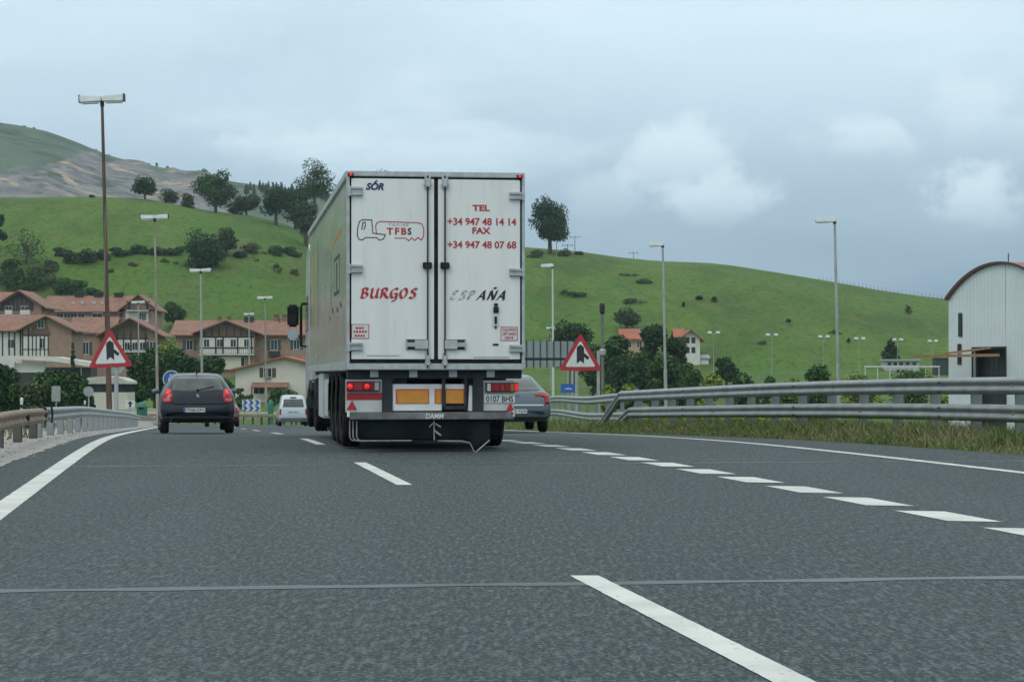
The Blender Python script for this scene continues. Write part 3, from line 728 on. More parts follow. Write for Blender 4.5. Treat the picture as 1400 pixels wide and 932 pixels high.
for a_, b_ in ((524.5, 538), (648.5, 663)): panel(a_, b_, 516, 564, .17, .33, "bumper_upright", M_dark, truck)
wp = MB(); b = TB(538.5, 606, 525, 561.5); wp.box(b[0], b[1], .2, .215, b[2], b[3]); b = TB(610.5, 637, 525, 552); wp.box(b[0], b[1], .2, .215, b[2], b[3])
b = TB(641, 648, 527, 562); wp.prism([(b[0] + .01, b[2]), (b[1], b[2]), (b[1], b[3]), (b[0] + .03, b[3])], 'y', .2, .215)
wp.build("marker_board", mat("board_white", (.72, .74, .74), .4, c2=(.62, .64, .64), scale=4), truck)
for a_, b_ in ((542.5, 588.5), (596, 606), (611, 637)):
    ob = panel(a_, b_, 531.5, 552, .193, .2, "orange_marker_plate", mat("red_edge", (.55, .11, .06), .4), truck, 0)
    panel(a_ + (2.6 if a_ < 600 else .8), b_ - 1.5 if b_ > 590 or b_ < 589 else b_, 534, 551.2, .188, .193, "reflector_face", M_orange, ob, 0)
MB().box(lx(606), lx(610.5), .16, .2, lz(560), lz(517)).box(lx(637), lx(640.5), .16, .2, lz(561), lz(517)).box(lx(606), lx(641), .16, .2, lz(560), lz(554.5)).build("spare_bracket", M_dark, truck, bevel=.004)
bp = panel(479, 705, 563.5, 573.5, .06, .2, "underrun_bar", M_worn, truck, .012)
text("bumper_lettering", "DAMM", TB(582.5, 607, 565.3, 572.3), .058, mat("white_paint_lettering", (.72, .73, .72), .6), bp, shear=.1, bold=.01)
for px in (477.5, 703.5): MB().tube([(lx(px), .1, lz(562)), (lx(px), .07, lz(570))], .022, 8).build("bumper_end_tube", M_lightgrey, truck)
# rubber spray flap, hanging, its right corner folded down and back
prof = []
nU = 90
fv = []; ff = []
for i in range(nU + 1):
    px = 479 + (672 - 479) * i / nU; t_ = i / nU
    bot = lerp_pts(px, [(479, 602), (600, 602.5), (636, 603), (646, 606), (651, 619.5), (655, 616), (672, 601)])
    for j in range(9):
        s_ = j / 8; py = 573.5 + (bot - 573.5) * s_
        yy = .16 + .015 * math.sin(t_ * 17) * s_ - .03 * s_ * sstep(.80, 1, t_) + .05 * s_ * s_
        fv.append((lx(px), yy, max(lz(py), .02)))
ff = [(i * 9 + j, i * 9 + j + 1, (i + 1) * 9 + j + 1, (i + 1) * 9 + j) for i in range(nU) for j in range(8)]
M_flap = mat("rubber_flap", (.009, .014, .017), .6, c2=(.016, .023, .026), scale=3, spec=.1)
fo = pydata("spray_flap", fv, ff, M_flap, truck, smooth=True); sd = fo.modifiers.new("thickness", 'SOLIDIFY'); sd.thickness = .012
M_edge = mat("flap_edge", (.36, .34, .31), .6, c2=(.22, .21, .2), scale=6)
for px in (479.5, 484, 489): MB().tube([(lx(px), .145, lz(575)), (lx(px), .145, lz(597)), (lx(px + 2), .15, lz(601)), (lx(px + 6), .155, lz(602.6))], .010, 6).build("flap_trim", M_edge, fo)
MB().tube([(lx(490), .158, lz(602.6)), (lx(564), .165, lz(602.6))], .011, 6).tube([(lx(600), .165, lz(603)), (lx(634), .155, lz(603.4)), (lx(644), .12, lz(606)), (lx(650.5), .11, lz(619.5))], .010, 6).tube([(lx(651), .105, lz(620)), (lx(657), .10, lz(614)), (lx(671), .10, lz(602))], .012, 6).build("flap_trim", M_edge, fo)
MB().tube([(lx(594.5), .14, lz(574)), (lx(595), .14, lz(602))], .010, 6).tube([(lx(588), .13, lz(584)), (lx(594), .13, lz(578)), (lx(604), .13, lz(584))], .013, 6).tube([(lx(595), .13, lz(589)), (lx(604), .13, lz(595.5))], .015, 6).build("flap_bracket", M_edge, truck)
def truck_wheel(x, y, dual, parent, r=.51):
    w = MB(); s = 1 if x > 0 else -1
    wd = .30
    def tyre(x0): return [(r * .55, x0 + .02), (r * .80, x0), (r * .95, x0 + .02), (r, x0 + .06), (r, x0 + .11), (r * .985, x0 + .112), (r * .985, x0 + .13), (r, x0 + .132), (r, x0 + wd - .11), (r * .985, x0 + wd - .108), (r * .985, x0 + wd - .09), (r, x0 + wd - .088), (r, x0 + wd - .06), (r * .95, x0 + wd - .02), (r * .80, x0 + wd), (r * .55, x0 + wd - .02)]
    x0 = x - wd / 2
    w.lathe(tyre(x0), 'x', (0, 0, 0), 36)
    if dual: w.lathe(tyre(x0 - s * .34), 'x', (0, 0, 0), 36)
    o_ = w.build("wheel", M_tyre, parent, smooth=False, loc=(0, y, r))
    xo = x + s * (wd / 2 - .03)
    h = MB().lathe([(0, s * -.02), (.10, s * -.02), (.12, s * -.06), (.25, s * -.09), (.29, s * -.01)], 'x', (xo, 0, 0), 24)
    for k in range(10): a = k * 2 * math.pi / 10; h.tube([(xo - s * .08, .17 * math.cos(a), .17 * math.sin(a)), (xo - s * .04, .17 * math.cos(a), .17 * math.sin(a))], .014, 6)
    h.build("rim", M_dark, o_)
    return o_
for y_ in (2.35, 3.66, 4.97):
    for x_ in (-1.09, 1.09): truck_wheel(x_, y_, False, truck)
for y_, d_ in ((11.6, True), (15.2, False)):
    for x_ in (-1.09, 1.09): truck_wheel(x_, y_, d_, truck, .52)
for x_ in (-1.0, 1.0):
    for y_ in (2.35, 3.66, 4.97):
        mb = MB()
        mb.lathe([(.60, -.27), (.63, -.27), (.63, .27), (.60, .27)], 'x', (x_, y_, .50), 20)
        o_ = mb.build("mudguard", M_black, truck)
        bm = bmesh.new(); bm.from_mesh(o_.data); bmesh.ops.bisect_plane(bm, geom=bm.verts[:] + bm.edges[:] + bm.faces[:], plane_co=(0, 0, .50), plane_no=(0, 0, -1), clear_outer=True); bm.to_mesh(o_.data); bm.free()  # coverage extended downward to cut off side light below the trailer
for x0, x1, y0, y1, z0, z1 in ((-1.24, -.8, 6.3, 7.6, .38, 1.02), (-1.24, -.75, 8.0, 9.8, .32, 1.12), (.8, 1.24, 6.5, 9.5, .4, 1.05)):
    MB().box(x0, x1, y0, y1, z0, z1).build("side_locker", M_lightgrey, truck, bevel=.02)
MB().box(-.95, -.8, 10.2, 10.4, .1, ZB).box(.8, .95, 10.2, 10.4, .1, ZB).box(-1.05, -.7, 10.1, 10.5, .06, .1).box(.7, 1.05, 10.1, 10.5, .06, .1).build("landing_leg", M_dark, truck)
for s_ in (-1, 1):
    MB().box(min(s_ * 1.2, s_ * 1.24), max(s_ * 1.2, s_ * 1.24), 5.75, 6.25, .40, .95).build("added_side_guard", M_dark, truck)  # unseen plate added to block side light under the trailer
    for y_ in (3.0, 4.31, 5.62): MB().box(min(s_ * .9, s_ * 1.24), max(s_ * .9, s_ * 1.24), y_ - .01, y_ + .01, .14, .75).build("added_mud_flap", M_black, truck)  # unseen flaps, added so less light gets beneath
for x_, z_ in ((-.3, .62), (.3, .62)): MB().lathe([(0, -.9), (.2, -.85), (.21, 0), (.2, .85), (0, .9)], 'y', (x_, 1.2, z_), 16).build("added_air_tank", M_dark, truck, smooth=True)  # unseen tanks put in to deepen the dark under the trailer
cabm = mat("cab_paint", (.55, .57, .57), .3, coat=.5)
cab = MB().prism([(13.95, .95), (15.95, .45), (16.15, .5), (16.2, 1.9), (15.95, 3.1), (15.5, 3.75), (14.4, 3.85), (13.95, 3.7)], 'x', -1.24, 1.24).build("cab", cabm, truck, bevel=.05)
MB().box(-.5, -.35, 10.8, 16, .55, .85).box(.35, .5, 10.8, 16, .55, .85).box(-1.2, 1.2, 14.6, 15.9, .4, .55).build("tractor_chassis", M_dark, truck)
MB().box(-1.252, -1.24, 14.7, 15.9, 2.0, 2.75).build("side_window", M_glass, cab)
mz0 = EYE + (HY - 447) / F * 47; mz1 = EYE + (HY - 417) / F * 47
ar = MB().tube([(-1.22, 15.7, mz1 + .02), (-1.33, 15.75, mz1 + .02), (-1.35, 15.75, mz1 - .05), (-1.35, 15.75, mz0 - .40), (-1.22, 15.7, mz0 - .42)], .03, 8).build("mirror_arm", M_black, truck)
MB().box(-1.64, -1.40, 15.65, 15.85, mz0, mz1).build("wing_mirror", M_black, truck, bevel=.04)
MB().box(-1.63, -1.42, 15.66, 15.84, mz0 - .28, mz0 - .05).build("wide_angle_mirror", M_chrome, truck, bevel=.04)

# ------------------------------------------------------------------ cars
def car_body(stations, paint, parent):
    rings = []
    for (y, zb, w, zs, wr, zt) in stations:
        h = zs - zb; zt = max(zt, zs + .02)
        k = min(1, (zt - zs) / .4)
        half = [(0, zb), (.6 * w, zb), (.90 * w, zb + .015), (.975 * w, zb + .10), (w, zb + .38 * h), (.997 * w, zb + .72 * h), (.965 * w, zs),
                (.965 * w + (wr - .965 * w) * .5, zs + .48 * (zt - zs)), (wr, zt - .07 * k), (wr * .86, zt - .022 * k), (wr * .5, zt - .004 * k), (0, zt)]
        ring = half + [(-x, z) for x, z in half[-2:0:-1]]
        rings.append([(x, y, z) for x, z in ring])
    A = np.array(rings)                                    # stations x ring x 3
    A = np.stack([catmull(A[:, j], 4) for j in range(A.shape[1])], 1)
    n, m = A.shape[:2]
    v = [tuple(p) for p in A.reshape(-1, 3)]
    f = [(i * m + j, i * m + (j + 1) % m, (i + 1) * m + (j + 1) % m, (i + 1) * m + j) for i in range(n - 1) for j in range(m)]
    for i0, rev in ((0, True), (n - 1, False)):
        c = len(v); v.append(tuple(np.mean(A[i0], 0)))
        f += [((c, i0 * m + (j + 1) % m, i0 * m + j) if not rev else (c, i0 * m + j, i0 * m + (j + 1) % m)) for j in range(m)]
    o = pydata("body", v, f, paint, parent, smooth=True)
    bm = bmesh.new(); bm.from_mesh(o.data); bmesh.ops.recalc_face_normals(bm, faces=bm.faces); bm.to_mesh(o.data)
    b = BVHTree.FromBMesh(bm); bm.free()
    return o, b
def car_wheels(parent, xs, ys, r, w=.21):
    for y in ys:
        for s in (-1, 1):
            x0 = s * xs
            t = MB().lathe([(r * .6, -w / 2 + .02), (r * .9, -w / 2), (r, -w / 2 + .03), (r, w / 2 - .03), (r * .9, w / 2), (r * .6, w / 2 - .02)], 'x', (x0, 0, 0), 28)
            o = t.build("wheel", M_tyre, parent, smooth=True, loc=(0, y, r))
            xo = x0 + s * (w / 2 - .02)
            h = MB().lathe([(0, s * .0), (.06, s * .0), (.08, -s * .02), (r * .5, -s * .05), (r * .62, 0)], 'x', (xo, 0, 0), 20)
            for k in range(5):
                a = k * 2 * math.pi / 5; c, s_ = math.cos(a), math.sin(a)
                h.tube([(xo - s * .01, .05 * c, .05 * s_), (xo - s * .005, r * .6 * c, r * .6 * s_)], .03, 5)
            h.build("rim", M_alu, o)
def mirror(parent, x, y, z, paint, s):
    mb = MB().tube([(x, y, z - .02), (x + s * .05, y, z - .01)], .03, 6, 1)
    mb.lathe([(.0, -.0), (.05, .005), (.085, .04), (.085, .10), (.03, .15), (0, .155)], 'y', (x + s * .10, y - .06, z), 14, 0)
    o = mb.build("wing_mirror", [paint, M_plastic], parent, smooth=True); 
    for v_ in o.data.vertices: v_.co.x = x + (v_.co.x - x) * 1.15; v_.co.z = z + (v_.co.z - z) * .8
    return o
def plate(parent, bvh, cx, z, w, h, body, blue=True):
    p = bvh.ray_cast(Vector((cx, -9, z)), Vector((0, 1, 0)))[0]
    y = p.y - .025
    o = MB().box(cx - w / 2, cx + w / 2, y, y + .02, z - h / 2, z + h / 2).build("number_plate", M_plate, parent, bevel=.004)
    x0 = cx - w / 2
    if blue: MB().box(x0 + .002, x0 + .045, y - .002, y, z - h / 2 + .003, z + h / 2 - .003).build("plate_band", M_signblue, o); x0 += .05
    text("plate_lettering", body, (x0 + .015, cx + w / 2 - .015, z - h * .33, z + h * .33), y, M_blacktext, o, bold=.012, thick=.002)
    return o

# black hatchback
D_ = 51.5; cx_ = (270.5 - 700) / F * D_
car = thing("hatchback_car", "black hatchback driving ahead in the left lane, both tail lights red", "car", (cx_, D_, zr(D_)), R(10.0))
st_h = [(.0, .40, .64, .56, .56, .60), (.03, .33, .76, .62, .62, .70), (.09, .29, .835, .72, .66, .92), (.17, .27, .862, .86, .665, 1.02), (.30, .26, .872, .93, .645, 1.13), (.55, .25, .876, .945, .605, 1.315),
        (.85, .25, .878, .945, .585, 1.40), (1.4, .25, .878, .94, .60, 1.43), (2.0, .25, .876, .93, .59, 1.42), (2.5, .25, .876, .92, .56, 1.30), (3.05, .25, .872, .90, .55, .99), (3.8, .26, .83, .82, .5, .87), (4.15, .30, .72, .62, .5, .70), (4.22, .38, .6, .55, .45, .58)]
body, bv = car_body(st_h, M_carblack, car)
rw = patch("rear_window", bv, [(-.60, 1.02), (-.53, 1.30), (-.36, 1.335), (.36, 1.335), (.53, 1.30), (.60, 1.02), (.35, 1.00), (-.35, 1.00)], M_glass, car)
patch("tailgate_gap", bv, [(-.62, .72), (.62, .72), (.56, .685), (-.56, .685)], M_black, car, off=.003)
for s in (-1, 1):
    tl = patch("tail_light", bv, [(s * .60, 1.05), (s * .71, 1.06), (s * .79, .96), (s * .83, .80), (s * .81, .73), (s * .62, .715), (s * .585, .86)], M_taillens, car, off=.008)
    patch("lens", bv, [(s * .63, 1.03), (s * .70, 1.03), (s * .75, .93), (s * .64, .92)], M_lit, tl, off=.014, step=.03)
    patch("lens", bv, [(s * .63, .83), (s * .80, .83), (s * .80, .75), (s * .64, .74)], mat("pale_red_lens", (.42, .07, .08), .2), tl, off=.014, step=.03)
patch("lower_bumper", bv, [(-.80, .40), (.80, .40), (.74, .33), (-.74, .33)], M_plastic, car, off=.004)
plate(car, bv, -.08, .56, .50, .105, "7728 DFV")
p_ = bv.ray_cast(Vector((0, -9, .90)), Vector((0, 1, 0)))[0]
bd = MB().lathe([(0, -.012), (.04, -.012), (.043, 0)], 'y', (0, p_.y - .006, .895), 20).build("badge", M_chrome, car)
q = MB()
for k in (0, 2): q.prism([(.033 * math.cos(a), .895 + .033 * math.sin(a)) for a in [k * math.pi / 2 + j * math.pi / 12 for j in range(7)]] + [(0, .895)], 'y', p_.y - .021, p_.y - .018)
q.build("badge_quarter", M_signblue, bd)
q = MB()
for k in (1, 3): q.prism([(.033 * math.cos(a), .895 + .033 * math.sin(a)) for a in [k * math.pi / 2 + j * math.pi / 12 for j in range(7)]] + [(0, .895)], 'y', p_.y - .021, p_.y - .018)
q.build("badge_quarter", M_signwhite, bd)
p0 = bv.ray_cast(Vector((0.0, -9, 1.02)), Vector((0, 1, 0)))[0]; p1 = bv.ray_cast(Vector((.38, -9, 1.11)), Vector((0, 1, 0)))[0]
MB().tube([p0 + Vector((0, -.02, 0)), p1 + Vector((0, -.02, 0))], .012, 6).lathe([(0, -.04), (.03, -.03), (.035, .02)], 'y', tuple(p0), 10).build("wiper", M_black, car)
MB().tube([(0, .95, 1.40), (0, .86, 1.485)], [.018, .008], 6).build("aerial", M_black, car)
patch("spoiler_brake_light", bv, [(-.14, 1.362), (.14, 1.362), (.14, 1.345), (-.14, 1.345)], M_taillens, car)
car_wheels(car, .765, (.78, 3.42), .315)
for s in (-1, 1):
    mirror(car, s * .83, 2.75, .98, M_carblue, s)
    patch("side_window", bv, [(.75, .98), (.85, 1.27), (1.5, 1.33), (2.2, 1.31), (2.75, 1.0)], M_glass, car, axis='x', sign=-s, step=.12)
MB().tube([(-.62, .02, .33), (-.62, .3, .33)], .03, 10).build("exhaust", M_dark, car)

# blue grey saloon to the right of the truck
D_ = 55.0; sX = (706.5 - 700) / F * D_
sal = thing("saloon_car", "blue grey saloon partly hidden behind the right side of the truck", "car", (sX, D_, zr(D_)), R(6.5))
st_s = [(.0, .42, .66, .62, .6, .66), (.04, .34, .80, .70, .66, .80), (.10, .30, .86, .80, .72, .93), (.22, .28, .885, .93, .74, 1.03), (.45, .27, .89, .965, .70, 1.10), (.8, .26, .89, .97, .62, 1.29),
        (1.25, .26, .89, .97, .57, 1.43), (1.8, .26, .89, .965, .575, 1.48), (2.4, .26, .89, .955, .57, 1.46), (3.0, .26, .89, .94, .54, 1.28), (3.55, .26, .885, .92, .55, 1.02), (4.3, .27, .85, .83, .5, .90), (4.66, .32, .74, .64, .5, .72), (4.74, .4, .6, .56, .45, .6)]
body, bs = car_body(st_s, M_carblue, sal)
patch("rear_window", bs, [(-.63, 1.06), (-.50, 1.40), (-.3, 1.425), (.3, 1.425), (.50, 1.40), (.63, 1.06), (.3, 1.045), (-.3, 1.045)], M_glass, sal)
for s in (-1, 1):
    tl = patch("tail_light", bs, [(s * .46, .985), (s * .80, 1.0), (s * .865, .96), (s * .878, .78), (s * .84, .72), (s * .72, .72), (s * .70, .90), (s * .47, .93)], M_taillens, sal, off=.008)
    patch("lens", bs, [(s * .66, .975), (s * .80, .985), (s * .85, .93), (s * .74, .90)], mat("bright_red_lens", (.50, .03, .04), .2), tl, off=.014, step=.03)
patch("chrome_strip", bs, [(-.60, .715), (.68, .715), (.68, .67), (-.60, .67)], M_carsilver, sal, off=.012)
patch("lower_bumper", bs, [(-.82, .44), (.82, .44), (.76, .34), (-.76, .34)], M_plastic, sal)
plate(sal, bs, 0, .54, .52, .11, "1332 FJX", False)
p_ = bs.ray_cast(Vector((0, -9, .92)), Vector((0, 1, 0)))[0]
q = MB()
for dz in (0, .06):
    q.prism([(-.075, .86 + dz), (0, .925 + dz), (.075, .86 + dz), (.075, .885 + dz), (0, .955 + dz), (-.075, .885 + dz)], 'y', p_.y - .03, p_.y + .02)
q.build("chevron_badge", M_chrome, sal)
text("model_lettering", "C5", (.50, .62, .77, .82), bs.ray_cast(Vector((.55, -9, .80)), Vector((0, 1, 0)))[0].y - .004, M_chrome, sal, bold=.01)
car_wheels(sal, .77, (.95, 3.70), .325)
for s in (-1, 1):
    mirror(sal, s * .84, 3.2, 1.0, M_carblue, s)
    patch("side_window", bs, [(1.0, 1.02), (1.2, 1.30), (1.8, 1.38), (2.6, 1.36), (3.3, 1.03)], M_glass, sal, axis='x', sign=-s, step=.12)

# silver people carrier, far ahead
D_ = 128.0; mX = (401 - 700) / F * D_
mpv = thing("people_carrier", "small silver people carrier far ahead, beside the left flank of the truck", "car", (mX, D_, zr(D_)), R(8.5))
st_m = [(.0, .36, .70, .62, .62, .72), (.04, .30, .80, .80, .68, 1.02), (.10, .27, .84, .95, .68, 1.25), (.2, .26, .85, 1.02, .66, 1.5), (.38, .25, .855, 1.03, .63, 1.74), (.8, .25, .86, 1.03, .62, 1.81), (1.8, .25, .86, 1.02, .62, 1.83), (2.6, .25, .86, 1.0, .6, 1.74), (3.3, .25, .86, .98, .56, 1.2), (3.9, .27, .8, .85, .5, .95), (4.1, .36, .66, .6, .45, .66)]
body, bm_ = car_body(st_m, M_carsilver, mpv)
patch("rear_window", bm_, [(-.62, 1.12), (-.56, 1.58), (.56, 1.58), (.62, 1.12)], M_glass, mpv)
for s in (-1, 1): patch("tail_light", bm_, [(s * .68, 1.0), (s * .80, 1.02), (s * .82, .68), (s * .70, .66)], M_taillens, mpv)
patch("lower_bumper", bm_, [(-.78, .50), (.78, .50), (.72, .33), (-.72, .33)], M_carblue, mpv)
patch("spoiler", bm_, [(-.2, 1.70), (.2, 1.70), (.14, 1.64), (-.14, 1.64)], M_black, mpv, off=.03)
plate(mpv, bm_, 0, .83, .62, .12, "4485 DKC", False)
car_wheels(mpv, .75, (.7, 3.3), .31)
# dark red car hidden behind the hatchback
D_ = 112.0; rX = (304 - 700) / F * D_
rc = thing("hidden_car", "dark red car almost hidden behind the black hatchback, its right edge showing", "car", (rX, D_, zr(D_)), R(8.5))
st_r = [(a, b, c, d, e, min(f_, .99 + (f_ - .99) * .78) if f_ > .99 else f_) for a, b, c, d, e, f_ in st_h]
body, br_ = car_body(st_r, M_carred, rc)
patch("rear_window", br_, [(-.58, 1.02), (-.5, 1.22), (.5, 1.22), (.58, 1.02)], M_glass, rc)
for s in (-1, 1): patch("tail_light", br_, [(s * .62, .98), (s * .76, .98), (s * .82, .72), (s * .66, .72)], M_taillens, rc)
plate(rc, br_, 0, .56, .5, .11, "2916 BNZ", False) if 0 else None
car_wheels(rc, .765, (.78, 3.42), .31)
# ------------------------------------------------------------------ guard rails
PROF = [(.0, -.155), (-.03, -.135), (-.078, -.105), (-.083, -.075), (-.075, -.05), (-.05, -.018), (-.045, 0), (-.05, .018), (-.075, .05), (-.083, .075), (-.078, .105), (-.03, .135), (0, .155)]
def beam(name, path, parent, m, side):
    """path: list of (x,y,z centre); side +1 = profile bulges toward +x"""
    P = [Vector(p) for p in path]; v = []; f = []; k = len(PROF)
    for i, p in enumerate(P):
        d_ = (P[min(i + 1, len(P) - 1)] - P[max(i - 1, 0)]); d_.z = 0; d_.normalize()
        nrm = Vector((d_.y, -d_.x, 0)) * side
        v += [p + nrm * (-a) + Vector((0, 0, b * .88)) for a, b in PROF]
    f = [(i * k + j, i * k + j + 1, (i + 1) * k + j + 1, (i + 1) * k + j) for i in range(len(P) - 1) for j in range(k - 1)]
    o = pydata(name, v, f, m, parent, smooth=True); sd = o.modifiers.new("thickness", 'SOLIDIFY'); sd.thickness = .006; sd.offset = 0
    return o
def post_mesh(h, w=.12, d=.08):
    mb = MB(); t = .012
    mb.box(-w / 2, w / 2, -d / 2, -d / 2 + t, -.4, h).box(-w / 2, -w / 2 + t, -d / 2 + t, d / 2, -.4, h).box(w / 2 - t, w / 2, -d / 2 + t, d / 2, -.4, h)
    return mb
def ys(a, b, st):
    n = max(1, round((b - a) / st)); return [a + (b - a) * i / n for i in range(n + 1)]
# right: two stacked beams turned down at the far end
gr = thing("guardrail", "double beam galvanised guardrail along the grass verge, its far end turned down into the ground", "guardrail", (XrailR(40), 40, gz(XrailR(40), 40)))
def rel(g, p): return Vector(p) - g.location
def rg(y): return max(zr(y), zr(y)) 
for hz_, ye in ((.955, 58.3), (.52, 57.3)):
    path = [rel(gr, (XrailR(y), y, zr(y) + hz_)) for y in ys(14, ye, 1.0)]
    for k in range(1, 9):
        t_ = k / 8; y = ye + 2.6 * t_ * (1 if hz_ > .8 else .8)
        path.append(rel(gr, (XrailR(y) - .1 * t_, y, zr(y) + hz_ - (hz_ + .05) * t_)))
    beam("beam", path, gr, M_galv, -1)
first = None
for i, y in enumerate(ys(15, 57, 1.6)):
    x = XrailR(y) + .16; loc = rel(gr, (x, y, zr(y)))
    if first is None: first = post_mesh(1.0, .17, .09).build("post", M_galv, gr, loc=loc)
    else: c = first.copy(); COL.objects.link(c); c.parent = gr; c.location = loc
M_refl = mat("amber_reflector", (.42, .22, .05), .5, c2=(.30, .17, .06), scale=20)
fr_ = None
for y in (24, 29, 34.2, 40.5, 49.5, 56):
    for hz_ in (.94, .52):
        loc = rel(gr, (XrailR(y) - .035, y, zr(y) + hz_))
        if fr_ is None: fr_ = MB().lathe([(0, -.03), (.035, -.03), (.045, .02)], 'x', (0, 0, 0), 10).build("reflector", M_refl, gr, loc=loc)
        else: c = fr_.copy(); COL.objects.link(c); c.parent = gr; c.location = loc
# splice bolts of the beams
fb = None
for y in (22, 26.5, 31, 37, 44, 52):
    for hz_ in (.94, .52):
        loc = rel(gr, (XrailR(y) - .06, y, zr(y) + hz_))
        if fb is None:
            mb = MB()
            for dy in (-.16, .16):
                for dz in (-.075, .075): mb.lathe([(0, -.035), (.016, -.03), (.018, 0)], 'x', (0, dy, dz), 6)
            fb = mb.build("splice_bolt", M_dark, gr, loc=loc)
        else: c = fb.copy(); COL.objects.link(c); c.parent = gr; c.location = loc
# farther rail behind the turned-down end
g2 = thing("guardrail", "distant guardrail between the saloon car and the turned-down rail end", "guardrail", (2.0, 84, gz(2.0, 84)))
def X2(y): return lerp_pts(y, [(62, 3.3), (70, 2.75), (90, 1.95), (110, 1.0), (130, -2.5), (150, -8)])
for hz_ in (.98, .42): beam("beam", [rel(g2, (X2(y), y, zr(y) + hz_ + .25 * sstep(70, 95, y))) for y in ys(60, 140, 2)], g2, M_galv, -1)
first = None
for y in ys(61, 139, 4):
    loc = rel(g2, (X2(y) + .16, y, zr(y)))
    if first is None: first = post_mesh(1.2).build("post", M_galv, g2, loc=loc)
    else: c = first.copy(); COL.objects.link(c); c.parent = g2; c.location = loc
# left: rusty near section, galvanised far section
def rail_left(name_label, y0, y1, m, h, step, mp=M_galv, bolt=False):
    ym = (y0 + y1) / 2
    g = thing("guardrail", name_label, "guardrail", (Xrail(ym), ym, gz(Xrail(ym), ym)))
    beam("beam", [rel(g, (Xrail(y), y, zr(y) + h + (.10 * sstep(41, 60, y) - .10 * sstep(90, 130, y) if y0 > 35 else 0))) for y in ys(y0, y1, 1.0 if y1 < 60 else 1.5)], g, m, 1)
    first = None
    for y in ys(y0 + .6, y1 - .4, step):
        loc = rel(g, (Xrail(y) - .14, y, zr(y)))
        if first is None: first = post_mesh(h + .12, .14, .10).build("post", mp, g, loc=loc)
        else: c = first.copy(); COL.objects.link(c); c.parent = g; c.location = loc
    return g
g3 = rail_left("rusty brown guardrail at the left edge, nearest section with dark posts", 18, 41.2, M_rustrail, .43, 4.0, mat("brown_post", (.11, .10, .09), .7, c2=(.075, .068, .06), scale=4))
MB().lathe([(0, .10), (.05, .10), (.065, .085), (.065, .0)], 'x', rel(g3, (Xrail(36.5), 36.5, zr(36.5) + .43)), 14).build("round_bolt_plate", M_black, g3)
g4 = rail_left("pale galvanised guardrail following the left road edge into the bend", 41.6, 118, M_galv, .45, 3.6)
g5 = rail_left("far rusty guardrail beyond the galvanised section, left of the hatchback", 118.4, 196, M_rustrail, .47, 4.0, mat("pale_post", (.52, .52, .49), .7))
q = MB(); p_ = rel(g4, (Xrail(41.4) + .02, 41.4, zr(41.4) + .44))
for dy in (-.28, .28): q.prism([(p_.y + dy - .10, p_.z + .15), (p_.y + dy + .05, p_.z + .15), (p_.y + dy + .14, p_.z), (p_.y + dy + .05, p_.z - .15), (p_.y + dy - .10, p_.z - .15), (p_.y + dy - .01, p_.z)], 'x', p_.x + .085, p_.x + .095)
q.build("joint_plate", M_black, g4)
# outer rail of the far bend
OB = [(-44, 186), (-36, 188), (-30, 186), (-24, 180), (-20.5, 174), (-17.5, 168), (-14, 158), (-10.5, 149)]
g6 = thing("guardrail", "far rusty guardrail across the bend, behind the blue chevron board's foot", "guardrail", (-20.5, 174, gz(-20.5, 174)))
OP = [(a + .5, b + 1.0) for a, b in OB]
def along(pts, st):
    out = []
    for (x0, y0), (x1, y1) in zip(pts, pts[1:]):
        L_ = math.hypot(x1 - x0, y1 - y0); n = max(1, round(L_ / st)); out += [(x0 + (x1 - x0) * i / n, y0 + (y1 - y0) * i / n) for i in range(n)]
    return out + [pts[-1]]
beam("beam", [rel(g6, (x, y, zr(y) + .68)) for x, y in along(OP, 2)], g6, M_rustrail, 1)
first = None
for x, y in along(OP, 1.6):
    loc = rel(g6, (x, y + .25, zr(y)))
    if first is None: first = post_mesh(.75, .16, .1).build("post", mat("dark_post", (.06, .06, .06), .7), g6, loc=loc)
    else: c = first.copy(); COL.objects.link(c); c.parent = g6; c.location = loc

# ------------------------------------------------------------------ lamp posts
LEAN = R(1.4)
def t_lamp(label, base, ztop, head, m, rb=.11, rt=.065, lean=LEAN, single=False, cat="street lamp", group="street lamps along the road", hd=.26):
    o = thing("street_lamp", label, cat, base, 0, group); H = ztop - base.z
    dx = -math.tan(lean) * H
    MB().tube([(0, 0, -.8), (dx * .35, 0, H * .35), (dx * .351, 0, H * .352), (dx, 0, H)], [rb, rb * .85, rb * .72, rt], 10).build("pole", m, o)
    if single:
        h = MB().prism([(0, -.02), (-head * .93, .0), (-head, .08), (-head * .97, .30), (-.1, .32), (.10, .24), (.12, .02)], 'y', -.2, .2)
        hh = h.build("lamp_head", M_lamphead, o, bevel=.03, loc=(dx, 0, H - .05), rot=(0, R(-3), 0))
        MB().box(-head * .9, -head * .25, -.13, .13, -.05, -.022).build("lens", M_lens, hh)
        MB().tube([(0, 0, -.15), (0, 0, .06)], rt * 1.5, 8).build("clamp", M_dark, hh)
    else:
        h = MB()
        for s in (-1, 1):
            h.prism([(s * .02, .0), (s * head / 2 * .97, -.02), (s * head / 2, .10), (s * head / 2 * .98, hd), (s * .02, hd - .05)], 'y', -.19, .19)
        hh = h.build("lamp_head", M_lamphead, o, bevel=.02, loc=(dx, 0, H), rot=(0, R(-2), 0))
        for s in (-1, 1): MB().box(min(s * .15, s * head * .45), max(s * .15, s * head * .45), -.15, .15, -.075, -.03).build("lens", M_lens, hh)
        e_ = MB()
        for s in (-1, 1): e_.box(s * head / 2 - .015, s * head / 2 + .015, -.2, .2, -.03, hd + .03)
        e_.tube([(0, 0, -.2), (0, 0, .1)], rt * 1.4, 8); e_.build("end_cap", M_dark, hh)
    return o
